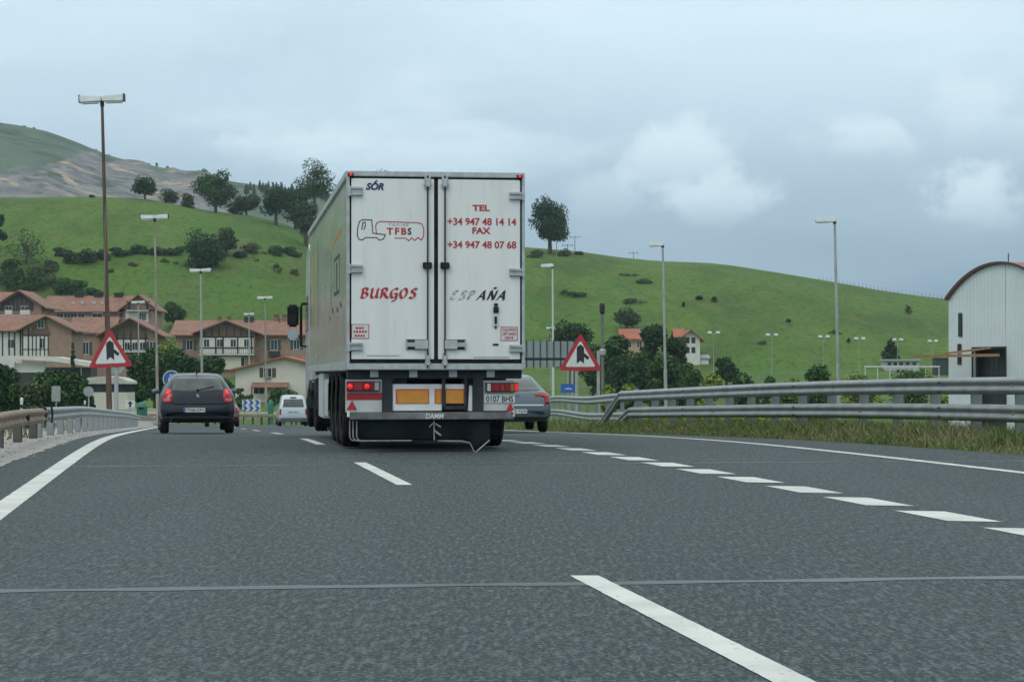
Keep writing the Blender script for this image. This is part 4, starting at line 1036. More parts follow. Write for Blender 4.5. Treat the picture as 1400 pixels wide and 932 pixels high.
def lamp_at(label, pxb, D, pytop, headpx, m, **k):
    b = at(pxb, D); return t_lamp(label, b, zpx(pytop, D), headpx / F * D, m, **k)
lamp_at("tallest street lamp, rust streaked pole with a wide twin head, behind the left warning sign", 150.5, 90, 139, 61, M_rustpole, rb=.125, rt=.06)
lamp_at("brown stained street lamp with twin head standing just left of the hatchback", 216, 138, 299, 38, M_polespot, rb=.105, rt=.06, lean=R(.9))
lamp_at("pale grey street lamp with twin head rising directly behind the hatchback's roof", 277, 190, 371, 30, M_greypole, rb=.15, rt=.07, lean=R(.7))
lamp_at("slim brown street lamp with twin head between the chevron board and the people carrier", 364, 250, 408, 22, M_polespot, rb=.14, lean=R(.6))
lamp_at("small grey street lamp with twin head standing above the chevron board", 341, 330, 430, 15, M_greypole, rb=.18, lean=R(.3))
lamp_at("thin street lamp with twin head against the big red-roofed house", 190, 275, 414, 19, M_greypole, rb=.12, lean=R(.4))
lamp_at("tall street lamp with single head, farthest right, rising above the near guardrail", 1148, 150, 302, 27, M_greypole, rb=.16, rt=.08, single=True, lean=R(1.3))
lamp_at("tall street lamp with single head between the white farmhouse and the leafy trees", 911.5, 180, 335, 19, M_greypole, rb=.17, rt=.085, single=True, lean=R(1.2))
lamp_at("white street lamp with short single head close to the trailer's right side", 756.5, 215, 364, 16, mat("white_pole", (.55, .56, .54), .5), rb=.14, rt=.08, single=True, lean=R(.3))
lamp_at("small brown street lamp with twin head in front of the orange-roofed house", 880, 300, 455, 13, M_polespot, rb=.12, lean=0)
lamp_at("tiny street lamp with twin head poking over the ribbed sign panel", 753, 330, 449, 13, M_greypole, rb=.1, lean=0)
cp = thing("camera_post", "dark post with a small round camera head right of the warning sign", "post", at(824.5, 120))
H_ = zpx(414, 120) - cp.location.z
MB().tube([(0, 0, -.5), (-.05, 0, H_ - .5)], [.11, .08], 10).build("pole", mat("dark_pole", (.16, .165, .16), .6, c2=(.12, .12, .115), scale=2), cp)
MB().lathe([(0, H_ - .65), (.08, H_ - .62), (.15, H_ - .5), (.14, H_ - .2), (.17, H_ - .18), (.12, H_ - .02), (0, H_)], 'z', (-.05, 0, 0), 14).build("camera_head", M_dark, cp)
MB().lathe([(.13, H_ * .62), (.18, H_ * .63), (.18, H_ * .66), (.13, H_ * .67)], 'z', (-.03, 0, 0), 12).build("collar", M_greypole, cp)
# floodlights of the sports ground
for i, (px, py, D, w_) in enumerate(((975.5, 456, 395, 16), (1055, 459, 400, 15), (1126, 461.5, 405, 14), (1175, 464, 410, 13.5), (1227, 465.5, 415, 13), (1275, 467.5, 418, 12))):
    b = at(px, D); H_ = zpx(py, D) - b.z; hw = w_ / F * D / 2
    lab = ("first sports floodlight mast, just right of the white farmhouse", "second sports floodlight mast from the farmhouse, over the low bushes", "sports floodlight mast just left of the tall right street lamp",
           "sports floodlight mast just right of the tall right street lamp", "sports floodlight mast in front of the conical tree", "sports floodlight mast nearest the barrel-roofed warehouse")[i]
    o = thing("floodlight_mast", lab, "floodlight", b, 0, "floodlight masts of the sports ground")
    MB().tube([(0, 0, -.5), (0, 0, H_)], [.06, .035], 6).box(-hw, hw, -.03, .03, H_ - .05, H_ + .05).build("pole", M_greypole, o)
    for s in (-1, 1): MB().prism([(-.33, -.18), (.35, -.22), (.38, .24), (-.31, .28)], 'y', -.25, .2).build("floodlight", mat("floodlight_glass", (.50, .53, .54), .4), o, loc=(s * hw * .72, -.1, H_ + .1), rot=(R(-25), 0, R(8)))
# utility poles and pylon on the ridge
for i, (px, py0, py1, D, lab) in enumerate(((786, 322, 347, 590, "wooden utility pole with crossarm on the ridge beside the lone big tree"), (776, 333, 352, 560, "shorter utility pole on the ridge close under the lone big tree"), (761, 331, 357, 540, "thin utility pole in front of the lone big tree's trunk"), (866, 344, 356, 640, "faint lattice pylon top showing over the ridge"))):
    z0 = zpx(py1, D) - .5; b = Vector(((px - 700) / F * D, D, min(gz((px - 700) / F * D, D), z0))); H_ = zpx(py0, D) - b.z
    o = thing("utility_pole", lab, "utility pole", b)
    pm = mat("utility_wood", (.20, .19, .17), .8)
    MB().tube([(0, 0, -.5), (0, 0, H_)], [.14, .09], 6).build("pole", pm, o)
    if i != 2: MB().box(-1.5, 1.5, -.06, .06, H_ - .55, H_ - .4).box(-1.3, -1.2, -.05, .05, H_ - .4, H_ - .1).box(1.2, 1.3, -.05, .05, H_ - .4, H_ - .1).build("crossarm", pm, o)

# ------------------------------------------------------------------ road signs
def tri_pts(w, r=.07):
    h = w * .866; out = []
    for cx, cz, a0 in ((-w / 2 + r * 1.73, r, 210), (w / 2 - r * 1.73, r, 330), (0, h - 2 * r, 90)):
        for k in range(5):
            a = R(a0 - 60 + 30 * k); out.append((cx + r * math.cos(a), cz + r * math.sin(a)))
    return out
def warn_sign(label, c, w, posts, zg, roll, mpost):
    o = thing("warning_sign", label, "road sign", (c.x, c.y, zg)); z0 = c.z - zg
    P = tri_pts(w)
    rot = (0, -roll, 0)
    bd = MB().prism([(a, b) for a, b in P], 'y', 0, .03).build("board", M_red, o, loc=(0, 0, z0), rot=rot, bevel=.006)
    k = .70; cz = w * .866 / 3
    MB().prism([(a * k, cz + (b - cz) * k) for a, b in P], 'y', -.006, 0).build("sign_face", M_signwhite, bd)
    s = w / 60.0
    arrow = [(-5, 12), (-5, 32), (0, 35.8), (5, 32), (5, 24.3), (12.5, 18), (9.8, 14.6), (5, 18.8), (5, 9.5), (0, 13.5), (-5, 9.5)]
    arrow_ = [(-7, 9.5), (-7, 34.5), (-1, 41), (5.5, 34.5), (5.5, 28), (10.5, 20.5), (8, 17.5), (12.5, 14.5), (14, 20.5), (11.5, 21.5), (5.5, 9.0), (-.5, 14.5)]
    arrow_ = [(-6.5, 9), (-6.5, 33), (-1, 38.5), (5, 33), (5, 26), (8, 21.5), (12, 18), (14.5, 21.5), (16, 17.5), (10, 14.5), (5, 19.5), (5, 9), (-.7, 14)]
    arrow_ = [(-6.5, 10), (-6.5, 33), (-1, 38.5), (5, 33), (5, 24.5), (8.3, 21.5), (13, 17.5), (10, 13.8), (5, 17.5), (5, 10), (-.7, 15)]
    MB().prism([(a * s, b * s) for a, b in arrow], 'y', -.010, -.006).build("arrow_symbol", M_blacktext, bd)
    for dx in posts: MB().tube([(dx, .08, -.6), (dx, .08, z0 + w * .45)], .065, 10).build("post", mpost, o)
    return o
c = at(151.5, 87); c.z = zpx(502, 87)
warn_sign("red triangular merge warning sign at the left roadside beside the tall rusty lamp", c, 62 / F * 87, [.22], gz(c.x, c.y), R(2.2), M_greypole)
c = at(793.5, 85); c.z = zpx(506.5, 85)
warn_sign("red triangular merge warning sign on two posts right of the truck", c, 60 / F * 85, [-.14, .70], gz(c.x, c.y), 0, mat("concrete_post", (.40, .39, .36), .8, c2=(.32, .31, .29), scale=3))
def disc_sign(name, label, px, py, D, dpx, m, ztilt=0, h=None, cat="road sign"):
    c = at(px, D); zg = c.z; zc = zpx(py, D) - zg; r = dpx / F * D / 2
    o = thing(name, label, cat, (c.x, c.y, zg), ztilt)
    bd = MB().lathe([(0, 0), (r, 0), (r, .03), (0, .03)], 'y', (0, 0, 0), 28).build("board", m, o, loc=(0, 0, zc))
    MB().tube([(0, .08, -.5), (0, .08, zc + r * .6)], .045, 8).build("post", M_greypole, o)
    return o, bd, r
o, bd, r = disc_sign("direction_sign", "round blue sign with white arrow behind the hatchback's left shoulder", 234.5, 518, 190, 24, M_signwhite)
MB().lathe([(0, -.012), (r * .9, -.012), (r * .9, 0)], 'y', (0, 0, 0), 28).build("sign_face", M_signblue, bd)
MB().prism([(-.10 * r / .7, -.62 * r), (.10 * r / .7, -.62 * r), (.10 * r / .7, .12 * r), (.34 * r, .05 * r), (0, .62 * r), (-.34 * r, .05 * r), (-.10 * r / .7, .12 * r)], 'y', -.02, -.012).build("arrow_symbol", M_signwhite, bd, rot=(0, R(-12), 0))
M_back = mat("sign_back", (.34, .36, .37), .5, .3, c2=(.29, .31, .32), scale=3)
disc_sign("sign_back", "round grey back of a sign, half hidden behind the left warning sign", 157, 497, 120, 29, M_back)
disc_sign("sign_back", "small round grey back of a sign in front of the cream kiosk", 121, 535, 150, 14, M_back)
disc_sign("sign_back", "pale round sign seen almost edge-on left of the cream kiosk", 95.5, 536, 165, 15, M_signwhite, R(58))
c = at(76.5, 150); o = thing("sign_back", "square grey back of a sign on a thin post above the left guardrail", "road sign", c)
b0, b1 = zpx(548.5, 150) - c.z, zpx(527.5, 150) - c.z
MB().box(-.30, .30, 0, .03, b0, b1).box(-.30, .30, .03, .05, b0 + .2, b0 + .25).box(-.30, .30, .03, .05, b1 - .25, b1 - .2).build("board", M_back, o)
MB().tube([(0, .07, -.5), (0, .07, b1 - .1)], .04, 8).build("post", M_greypole, o)
# chevron board
D = 178; c = at(343, D); o = thing("chevron_board", "blue and white chevron board on the outside of the far bend", "road sign", c)
x0, x1 = (331 - 343) / F * D, (356 - 343) / F * D; z0, z1 = zpx(562, D) - c.z, zpx(546, D) - c.z
bd = MB().box(x0, x1, 0, .04, z0, z1).build("board", M_signwhite, o)
q = MB(); n = 3; w_ = (x1 - x0) / n
for r_ in range(2):
    za, zb_ = z0 + (z1 - z0) * (.03 + .5 * r_), z0 + (z1 - z0) * (.47 + .5 * r_); zm = (za + zb_) / 2
    for k in range(n):
        a = x0 + k * w_ + .02; t_ = w_ * .5; pk = w_ * .42
        q.prism([(a, za), (a + t_, za), (a + t_ + pk - .03, zm), (a + t_, zb_), (a, zb_), (a + pk - .03, zm)], 'y', -.012, 0)
q.build("chevron_symbol", M_signblue, bd)
for s in (-.5, .55): MB().tube([(s, .1, -.5), (s, .1, z1 - .05)], .05, 8).build("post", M_greypole, o)
# small blue panel
D = 105; c = at(776.5, D); o = thing("information_sign", "small blue panel sign above the distant guardrail left of the right warning sign's posts", "road sign", c)
z0, z1 = zpx(536.5, D) - c.z, zpx(524.5, D) - c.z; hw = 9.7 / F * D
bd = MB().box(-hw, hw, 0, .03, z0, z1).build("board", M_signblue, o)
q = MB(); q.prism([(-hw * .6, z0 + (z1 - z0) * .35), (hw * .1, z0 + (z1 - z0) * .62), (hw * .1, z0 + (z1 - z0) * .5), (hw * .6, z0 + (z1 - z0) * .5), (hw * .6, z0 + (z1 - z0) * .36), (-.1 * hw, z0 + (z1 - z0) * .36)], 'y', -.008, 0)
q.build("white_mark", mat("pale_blue_mark", (.35, .45, .62), .5), bd)
MB().tube([(0, .06, -.5), (0, .06, zpx(506, D) - c.z)], .028, 8).build("post", M_greypole, o)
# ribbed back of a large sign
D = 170; cx0, cx1 = (690 - 700) / F * D, (797 - 700) / F * D; xm = (cx0 + cx1) / 2
o = thing("large_sign_back", "grey ribbed back of a large road sign panel right of the trailer", "road sign", (xm, D, gz(xm, D)))
zg = o.location.z; z0, z1, z2, z3 = [zpx(p, D) - zg for p in (501.5, 492.5, 489, 466.5)]
q = MB(); q.box(cx0 - xm, cx1 - xm, 0, .04, z2, z3).box(cx0 - xm, cx1 - xm, 0, .04, z0, z1)
bd = q.build("board", mat("ribbed_sheet", (.30, .34, .36), .5, .3, c2=(.25, .285, .30), scale=1.5, stretch=(4, 1, .5)), o)
q = MB()
px = 692.0
while px < 797:
    xx = (px - 700) / F * D - xm; q.box(xx - .035, xx + .035, -.10, .0, z0 - .05, z3 + .12); px += 9.3
q.build("rib", M_dark, bd)
MB().box(cx0 - xm, cx1 - xm, .04, .12, z1, z2).build("cross_beam", M_dark, o)
for s in (-2.2, 2.2): MB().box(s - .1, s + .1, .12, .3, -.5, z3).build("post", M_greypole, o)

# ------------------------------------------------------------------ small things near the left rail and the bend
D = 175; c = at(194, D); o = thing("recycling_bin", "green recycling bin beyond the left guardrail near the brown lamp", "bin", c)
zb_ = zpx(563, D) - c.z; zt_ = zpx(549.5, D) - c.z
MB().lathe([(0, 0), (.38, 0), (.42, zt_ * .55), (.45, zt_ * .8), (.34, zt_ * .95), (.12, zt_), (0, zt_)], 'z', (0, 0, 0), 16).build("body", mat("bin_green", (.02, .17, .11), .5), o)
MB().box(-.2, .2, -.46, -.38, zt_ * .68, zt_ * .78).build("slot", M_black, o)
D = 205; c = at(370, D); o = thing("recycling_bin", "slim green recycling bin between the slim brown lamp and the people carrier", "bin", c)
zt_ = zpx(546, D) - c.z
MB().lathe([(0, 0), (.26, 0), (.28, zt_ * .7), (.25, zt_ * .85), (.1, zt_), (0, zt_)], 'z', (0, 0, 0), 14).build("body", mat("bin_green", (.02, .17, .11), .5), o)
for px, D, py0, lab in ((178, 140, 547, "white marker board with a black arrow over the left guardrail's far end"), (116, 120, 547, "small white post with black band behind the left galvanised guardrail"), (29.5, 70, 543, "small white ball-topped post behind the rusty guardrail")):
    c = at(px, D); o = thing("marker_post", lab, "marker post", c); zt_ = zpx(py0, D) - c.z
    if px == 178:
        MB().box(-.3, .3, 0, .03, zt_ - .45, zt_).build("board", M_signwhite, o)
        MB().prism([(-.07, zt_ - .42), (.07, zt_ - .42), (.07, zt_ - .22), (.18, zt_ - .22), (0, zt_ - .04), (-.18, zt_ - .22), (-.07, zt_ - .22)], 'y', -.01, 0).build("arrow_symbol", M_blacktext, o)
        MB().tube([(0, .05, -.5), (0, .05, zt_)], .04, 8).build("post", M_greypole, o)
    else:
        MB().lathe([(.045, -.4), (.045, zt_ - .14), (.055, zt_ - .12), (.058, zt_ - .04), (0, zt_)], 'z', (0, 0, 0), 12).build("post", M_signwhite, o)
        MB().lathe([(.048, zt_ - .35), (.051, zt_ - .34), (.051, zt_ - .24), (.048, zt_ - .23)], 'z', (0, 0, 0), 12).build("band", M_blacktext, o)

# ------------------------------------------------------------------ buildings
M_tile = mat("roof_tiles", (.27, .125, .085), .8, c2=(.19, .10, .075), scale=.5, c3=(.31, .19, .14), scale3=2.5, bump=.6, bscale=5)
M_tile2 = mat("orange_roof_tiles", (.38, .12, .065), .8, c2=(.30, .10, .06), scale=.6, bump=.5, bscale=5)
M_brick = mat("brown_brick", (.33, .215, .160), .85, c2=(.27, .17, .125), scale=1.2, c3=(.38, .265, .205), scale3=6)
M_render = mat("white_render", (.66, .65, .60), .8, c2=(.58, .57, .53), scale=.7)
M_cream = mat("cream_render", (.60, .57, .48), .8, c2=(.54, .51, .43), scale=.6)
M_beam = mat("dark_timber", (.028, .022, .018), .7)
M_board = mat("weathered_boards", (.16, .11, .075), .8, c2=(.11, .075, .055), scale=2, stretch=(5, 5, .4))
M_shut = mat("green_shutter", (.03, .07, .065), .6)
M_chim = mat("chimney_stack", (.22, .12, .09), .85)
def bld(label, px, D, zg=None, rz=0.0, cat="house", name="house"):
    x = (px - 700) / F * D
    return thing(name, label, cat, (x, D, gz(x, D) if zg is None else zg), rz)
class B:
    """pixel helper for one building: sizes from the photograph at its own distance"""
    def __init__(s, o): s.o = o; s.D = o.location.y; s.px0 = o.location.x / s.D * F + 700; s.zg = o.location.z
    def x(s, px): return (px - s.px0) / F * s.D
    def z(s, py): return zpx(py, s.D) - s.zg
def gable(par, x0, x1, y0, y1, ze, zr_, mwall, mroof, axis, over=.6, th=.22, name="wall", zb=-2.5):
    """axis 'x': ridge runs along x, 'y': ridge runs along y (gable to the road)"""
    if axis == 'y':
        xm = (x0 + x1) / 2
        w = MB().prism([(x0, zb), (x1, zb), (x1, ze), (xm, zr_), (x0, ze)], 'y', y0, y1).build(name, mwall, par)
        sl = (zr_ - ze) / (xm - x0); ev = ze - over * sl
        pr = [(x0 - over, ev), (xm, zr_), (x1 + over, ev), (x1 + over, ev + th), (xm, zr_ + th), (x0 - over, ev + th)]
        rf = MB().prism([(a, b + .02) for a, b in pr], 'y', y0 - over, y1 + over * .2).build("roof", mroof, par)
        return w, rf
    ym = (y0 + y1) / 2
    w = MB().prism([(y0, zb), (y1, zb), (y1, ze), (ym, zr_), (y0, ze)], 'x', x0, x1).build(name, mwall, par)
    sl = (zr_ - ze) / (ym - y0); ev = ze - over * sl
    pr = [(y0 - over, ev), (ym, zr_), (y1 + over, ev), (y1 + over, ev + th), (ym, zr_ + th), (y0 - over, ev + th)]
    rf = MB().prism([(a, b + .02) for a, b in pr], 'x', x0 - over, x1 + over).build("roof", mroof, par)
    return w, rf
def window(par, x, z, w, h, y, shutters=None, frame=M_render):
    f = MB().box(x - w / 2 - .08, x + w / 2 + .08, y - .05, y - .002, z - .08, z).box(x - w / 2 - .08, x + w / 2 + .08, y - .05, y - .002, z + h, z + h + .08).box(x - w / 2 - .08, x - w / 2, y - .05, y - .002, z, z + h).box(x + w / 2, x + w / 2 + .08, y - .05, y - .002, z, z + h).box(x - .03, x + .03, y - .05, y - .002, z, z + h).build("window", frame, par)
    MB().box(x - w / 2, x + w / 2, y - .02, y - .003, z, z + h).build("pane", M_housewin, f)
    if shutters:
        for s in (-1, 1): a = x + s * (w / 2 + .08 + w * .27); MB().box(a - w * .26, a + w * .26, y - .07, y - .003, z - .05, z + h + .05).build("shutter", shutters, f)
    return f
def chimney(par, x, y, z0, z1, w=.9):
    c = MB().box(x - w / 2, x + w / 2, y - w / 2, y + w / 2, z0, z1).box(x - w / 2 - .12, x + w / 2 + .12, y - w / 2 - .12, y + w / 2 + .12, z1 + .25, z1 + .4).box(x - w * .4, x + w * .4, y - w * .4, y + w * .4, z1, z1 + .25).build("chimney", [M_chim], par)
    return c
def beams(par, items, y, m=M_beam, d=.06):
    q = MB()
    for x0, x1, z0, z1 in items: q.box(x0, x1, y - d, y - .003, z0, z1)
    return q.build("timber_frame", m, par)
def balcony(par, x0, x1, z, y, dep=1.1, m=M_render):
    s = MB().box(x0, x1, y - dep, y, z - .18, z).build("balcony", m, par)
    r = MB().box(x0, x1, y - dep, y - dep + .06, z + .92, z + 1.0).box(x0, x1, y - dep, y - dep + .05, z + .05, z + .12)
    n = max(2, int((x1 - x0) / .35))
    for i in range(n + 1): xx = x0 + (x1 - x0) * i / n; r.box(xx - .03, xx + .03, y - dep + .01, y - dep + .045, z, z + .95)
    r.build("railing", M_beam, s); return s

# centre chalet
o = bld("wide brick chalet with white timbered centre gable and four windows, left of the truck", 315, 390); b = B(o)
ze, zri = b.z(456), b.z(438)
w, rf = gable(o, b.x(238), b.x(432), 2.0, 14, ze, zri, M_brick, M_tile, 'x', 1.0)
gw, grf = gable(o, b.x(272), b.x(348), 0, 8, b.z(453.5), b.z(439), M_brick, M_tile, 'y', 1.2)
MB().prism([(b.x(273), b.z(460)), (b.x(347), b.z(460)), (b.x(347), b.z(455)), (b.x(310), b.z(441)), (b.x(273), b.z(455))], 'y', -.03, -.003).build("gable_boards", M_board, gw)
MB().box(b.x(273.5), b.x(346.5), -.05, -.003, b.z(485), b.z(460.5)).build("white_panel", M_render, gw)
beams(gw, [(b.x(p) - .13, b.x(p) + .13, b.z(484.5), b.z(460)) for p in (276, 295, 305, 325, 344)] + [(b.x(273), b.x(347), b.z(461.5), b.z(459.7)), (b.x(273), b.x(347), b.z(476), b.z(474.5))] + [(b.x(p) - .10, b.x(p) + .10, b.z(459.5), b.z(447 + abs(p - 310) * .22)) for p in (280, 290, 300, 310, 320, 330, 340)], -.05)
for p in (282.5, 300.5, 319, 337.5): window(gw, b.x(p), b.z(474), .92, 1.3, -.06, None)
balcony(gw, b.x(273), b.x(348), b.z(484), -.0, 1.3)
for p in (257, 373): window(w, b.x(p), b.z(478), 1.1, 1.7, 2.0, M_shut)
window(w, b.x(359), b.z(472), .5, .8, 2.0); window(w, b.x(404), b.z(477), 1.0, 1.6, 2.0, M_shut)
window(gw, b.x(328), b.z(500), 1.6, 1.5, -.0)
MB().box(b.x(300), b.x(330), -.5, -.004, b.z(505), b.z(487)).build("porch_wall", M_cream, gw)
MB().box(b.x(366), b.x(381), 1.2, 1.99, b.z(487), b.z(480)).build("window_box", M_beam, w)
for p in (292, 305): chimney(rf, b.x(p), 8, b.z(439), b.z(434), .7)
MB().box(b.x(327), b.x(340), 7, 9, b.z(440), b.z(431.5)).build("chimney_block", M_beam, rf)
for p in (371, 383): chimney(rf, b.x(p), 8, b.z(440), b.z(431), .9)
MB().prism([(b.x(377) - .1, b.z(440)), (b.x(377) + .1, b.z(440)), (b.x(374.5), b.z(424))], 'y', 7, 7.1).build("vent_pipe", M_beam, rf)
# big house in front (brick, tudor gable to the right)
o = bld("brick house with red hipped roof and timbered gable, directly behind the left warning sign", 172, 365); b = B(o)
w, rf = gable(o, b.x(95), b.x(150), 1.5, 11, b.z(454), b.z(434), M_brick, M_tile, 'x', .6)
gw, gr_ = gable(o, b.x(143), b.x(215), 0, 9, b.z(455), b.z(436), M_brick, M_tile, 'y', 1.4)
MB().prism([(b.x(152), b.z(463)), (b.x(203), b.z(463)), (b.x(200), b.z(450)), (b.x(179), b.z(440)), (b.x(156), b.z(450))], 'y', -.03, -.003).build("gable_boards", M_board, gw)
MB().box(b.x(158), b.x(202), -.05, -.003, b.z(481), b.z(463.5)).build("white_panel", M_render, gw)
beams(gw, [(b.x(p) - .12, b.x(p) + .12, b.z(481), b.z(452 + abs(p - 179) * .25)) for p in (160, 169, 179, 189, 199)] + [(b.x(157), b.x(203), b.z(464), b.z(462.5))], -.05)
for p in (174, 184.5, 195): window(gw, b.x(p), b.z(478), .8, 1.2, -.06)
window(gw, b.x(209), b.z(477), 1.0, 1.2, 0, M_shut)
balcony(gw, b.x(158), b.x(203), b.z(480), 0, 1.2)
window(w, b.x(115), b.z(484), .9, 2.0, 1.5, M_shut)
# large house behind
o = bld("large brick house with long red roof and skylights, highest of the houses on the left", 140, 415); b = B(o)
w, rf = gable(o, b.x(62), b.x(192), 0, 10, b.z(424.5), b.z(405), M_brick, M_tile, 'x', .7)
gw, gr_ = gable(o, b.x(172), b.x(214), -2.5, 7, b.z(421), b.z(404.5), M_brick, M_tile, 'y', 1.0)
for p in (82, 92, 101, 111): window(w, b.x(p), b.z(434), 1.2, .7, 0)
window(w, b.x(133), b.z(436), 1.8, 1.2, 0); MB().box(b.x(127), b.x(141), -.4, -.01, b.z(429), b.z(425.5)).build("awning", M_render, w)
window(w, b.x(167), b.z(434), 1.2, .8, 0)
MB().box(b.x(175), b.x(206), -2.56, -2.503, b.z(441), b.z(425)).build("white_panel", M_render, gw)
beams(gw, [(b.x(172), b.x(214), b.z(425.5), b.z(423.5)), (b.x(179), b.x(181), b.z(423), b.z(413)), (b.x(203), b.x(205), b.z(423), b.z(413)), (b.x(176), b.x(208), b.z(414), b.z(412))], -2.5)
for p in (194, 200): window(gw, b.x(p), b.z(438), .7, 1.3, -2.57)
balcony(gw, b.x(177), b.x(207), b.z(424.5), -2.5, 1.2)
for i, p in enumerate((98, 110, 126, 137)):
    yy = 2.2; zz_ = b.z(424.5) + (b.z(405) - b.z(424.5)) * yy / 5 + .24
    MB().box(b.x(p) - .3, b.x(p) + .3, yy - .35, yy + .35, zz_ - .1, zz_ + .28).build("skylight", M_clear, rf)
for p in (102, 128, 156): MB().box(b.x(p) - .75, b.x(p) + .75, 4.4, 5.8, b.z(406), b.z(401)).box(b.x(p) - .9, b.x(p) + .9, 4.3, 5.9, b.z(401) , b.z(398.8)).build("chimney", M_dark, rf)
# left tudor house
o = bld("white half-timbered house with brown gable, second from the left edge", 50, 335); b = B(o)
w, rf = gable(o, b.x(-30), b.x(45), 1.2, 10, b.z(450), b.z(431), M_render, M_tile, 'x', .8)
gw, gr_ = gable(o, b.x(30), b.x(98), 0, 9, b.z(450), b.z(433), M_brick, M_tile, 'y', 1.0)
MB().box(b.x(30.5), b.x(67), -.04, -.003, b.z(487), b.z(458)).build("white_panel", M_render, gw)
MB().prism([(b.x(39), b.z(458)), (b.x(70), b.z(458)), (b.x(62), b.z(436)), (b.x(46), b.z(446))], 'y', -.03, -.003).build("gable_boards", M_board, gw)
beams(gw, [(b.x(p) - .10, b.x(p) + .10, b.z(486), b.z(448)) for p in (31, 39)] + [(b.x(p) - .08, b.x(p) + .08, b.z(486), b.z(458)) for p in (44.5, 49.5, 55, 61, 66)] + [(b.x(30), b.x(67), b.z(459.3), b.z(457.8)), (b.x(30), b.x(67), b.z(478), b.z(477))], -.04)
window(gw, b.x(58.5), b.z(476), .7, 1.5, -.05); window(gw, b.x(56), b.z(448), .9, 1.1, -.03)
beams(w, [(b.x(p) - .10, b.x(p) + .10, b.z(486), b.z(452)) for p in (-8, 1, 10, 17.5, 25.5)] + [(b.x(-20), b.x(29.5), b.z(454), b.z(452.5))], 1.2)
window(w, b.x(12.5), b.z(475), .9, 1.2, 1.2); window(w, b.x(-14), b.z(475), .9, 1.2, 1.2)
# leftmost back house
o = bld("brick house with dark timbered gable and white balcony at the left picture edge", 10, 385); b = B(o)
w, rf = gable(o, b.x(-90), b.x(10), 1.5, 12, b.z(417), b.z(399), M_brick, M_tile, 'x', .8)
gw, gr_ = gable(o, b.x(-3), b.x(57), 0, 11, b.z(417), b.z(398), M_brick, M_tile, 'y', 1.1)
MB().prism([(b.x(-2), b.z(425)), (b.x(46), b.z(425)), (b.x(46), b.z(414)), (b.x(27), b.z(400)), (b.x(3), b.z(414))], 'y', -.03, -.003).build("gable_boards", mat("dark_boards", (.05, .042, .04), .8), gw)
beams(gw, [(b.x(p) - .08, b.x(p) + .08, b.z(424), b.z(406 + abs(p - 27) * .5)) for p in (8, 15, 21, 27, 33, 39)], -.03, M_board)
balcony(gw, b.x(3), b.x(44), b.z(430), 0, 1.2); MB().box(b.x(9), b.x(19), -1.35, -1.25, b.z(430), b.z(424)).box(b.x(30), b.x(43), -1.35, -1.25, b.z(430), b.z(424)).build("balcony_screen", M_render, gw)
for p in (12, 34): window(gw, b.x(p), b.z(431), 1.2, 1.6, 0)
# white house in front
o = bld("white house with orange tiled roof and small tiled porch, between hatchback and people carrier", 375, 285); b = B(o)
gw, gr_ = gable(o, b.x(322), b.x(455), 0, 12, b.z(505.5), b.z(489), M_cream, M_tile2, 'y', .7)
window(gw, b.x(366), b.z(515), .95, 1.1, 0, mat("brown_shutter", (.07, .05, .04), .6))
MB().box(b.x(362), b.x(371), -.35, -.01, b.z(517), b.z(515.6)).build("flower_box", M_light if False else L_mid, gw)
q = MB().prism([(-1.6, b.z(528.5)), (-.02, b.z(522.5)), (-.02, b.z(523.8)), (-1.6, b.z(529.8))], 'x', b.x(345), b.x(395)).build("porch_roof", M_tile, gw)
MB().box(b.x(345.5), b.x(394), -.25, -.01, b.z(529), b.z(527)).box(b.x(393), b.x(395), -1.5, -1.3, -.5, b.z(529)).box(b.x(345), b.x(347), -1.5, -1.3, -.5, b.z(529)).build("porch_post", M_chim, gw)
window(gw, b.x(354), b.z(538), 1.3, 1.0, 0); window(gw, b.x(384), b.z(538), 1.1, .95, 0)
# white canopy and kiosk
o = bld("long low shelter with thin sloping white roof and pale panel below, at the left", 66, 300, name="shelter", cat="shelter"); b = B(o)
MB().prism([(b.x(10), b.z(486.2)), (b.x(75), b.z(487.5)), (b.x(124), b.z(495)), (b.x(124), b.z(501.5)), (b.x(75), b.z(494)), (b.x(10), b.z(490.5))], 'y', 0, 6).build("roof", M_render, o)
MB().box(b.x(14), b.x(122), 1.2, 5.8, -1, b.z(502)).build("wall", mat("dark_wall", (.05, .05, .05), .8), o)
MB().box(b.x(17), b.x(60), 1.1, 1.19, b.z(509), b.z(496.5)).build("panel", M_render, o)
for p in (20, 60, 110): MB().tube([(b.x(p), .5, -1), (b.x(p), .5, b.z(494))], .07, 8).build("post", M_greypole, o)
o = bld("cream kiosk with rounded roof and dark window band behind the left warning sign's pole", 144, 215, name="kiosk", cat="kiosk"); b = B(o)
MB().box(b.x(112), b.x(175), 0, 4, -1.2, b.z(536)).build("wall", M_cream, o, bevel=.05)
MB().box(b.x(112.5), b.x(174.5), .05, 3.9, b.z(536), b.z(525)).build("window_band", M_housewin, o)
q = MB()
for p in (113, 128, 144, 160, 173): q.box(b.x(p) - .05, b.x(p) + .05, -.01, .049, b.z(536), b.z(525))
q.build("mullion", M_dark, o)
MB().prism([(b.x(109.5), b.z(525)), (b.x(111), b.z(520.5)), (b.x(122), b.z(516)), (b.x(144), b.z(514)), (b.x(165), b.z(516)), (b.x(177), b.z(521)), (b.x(178), b.z(525))], 'y', -.5, 4.4).build("roof", mat("kiosk_roof", (.52, .50, .44), .6, c2=(.42, .40, .35), scale=.6), o, bevel=.05)
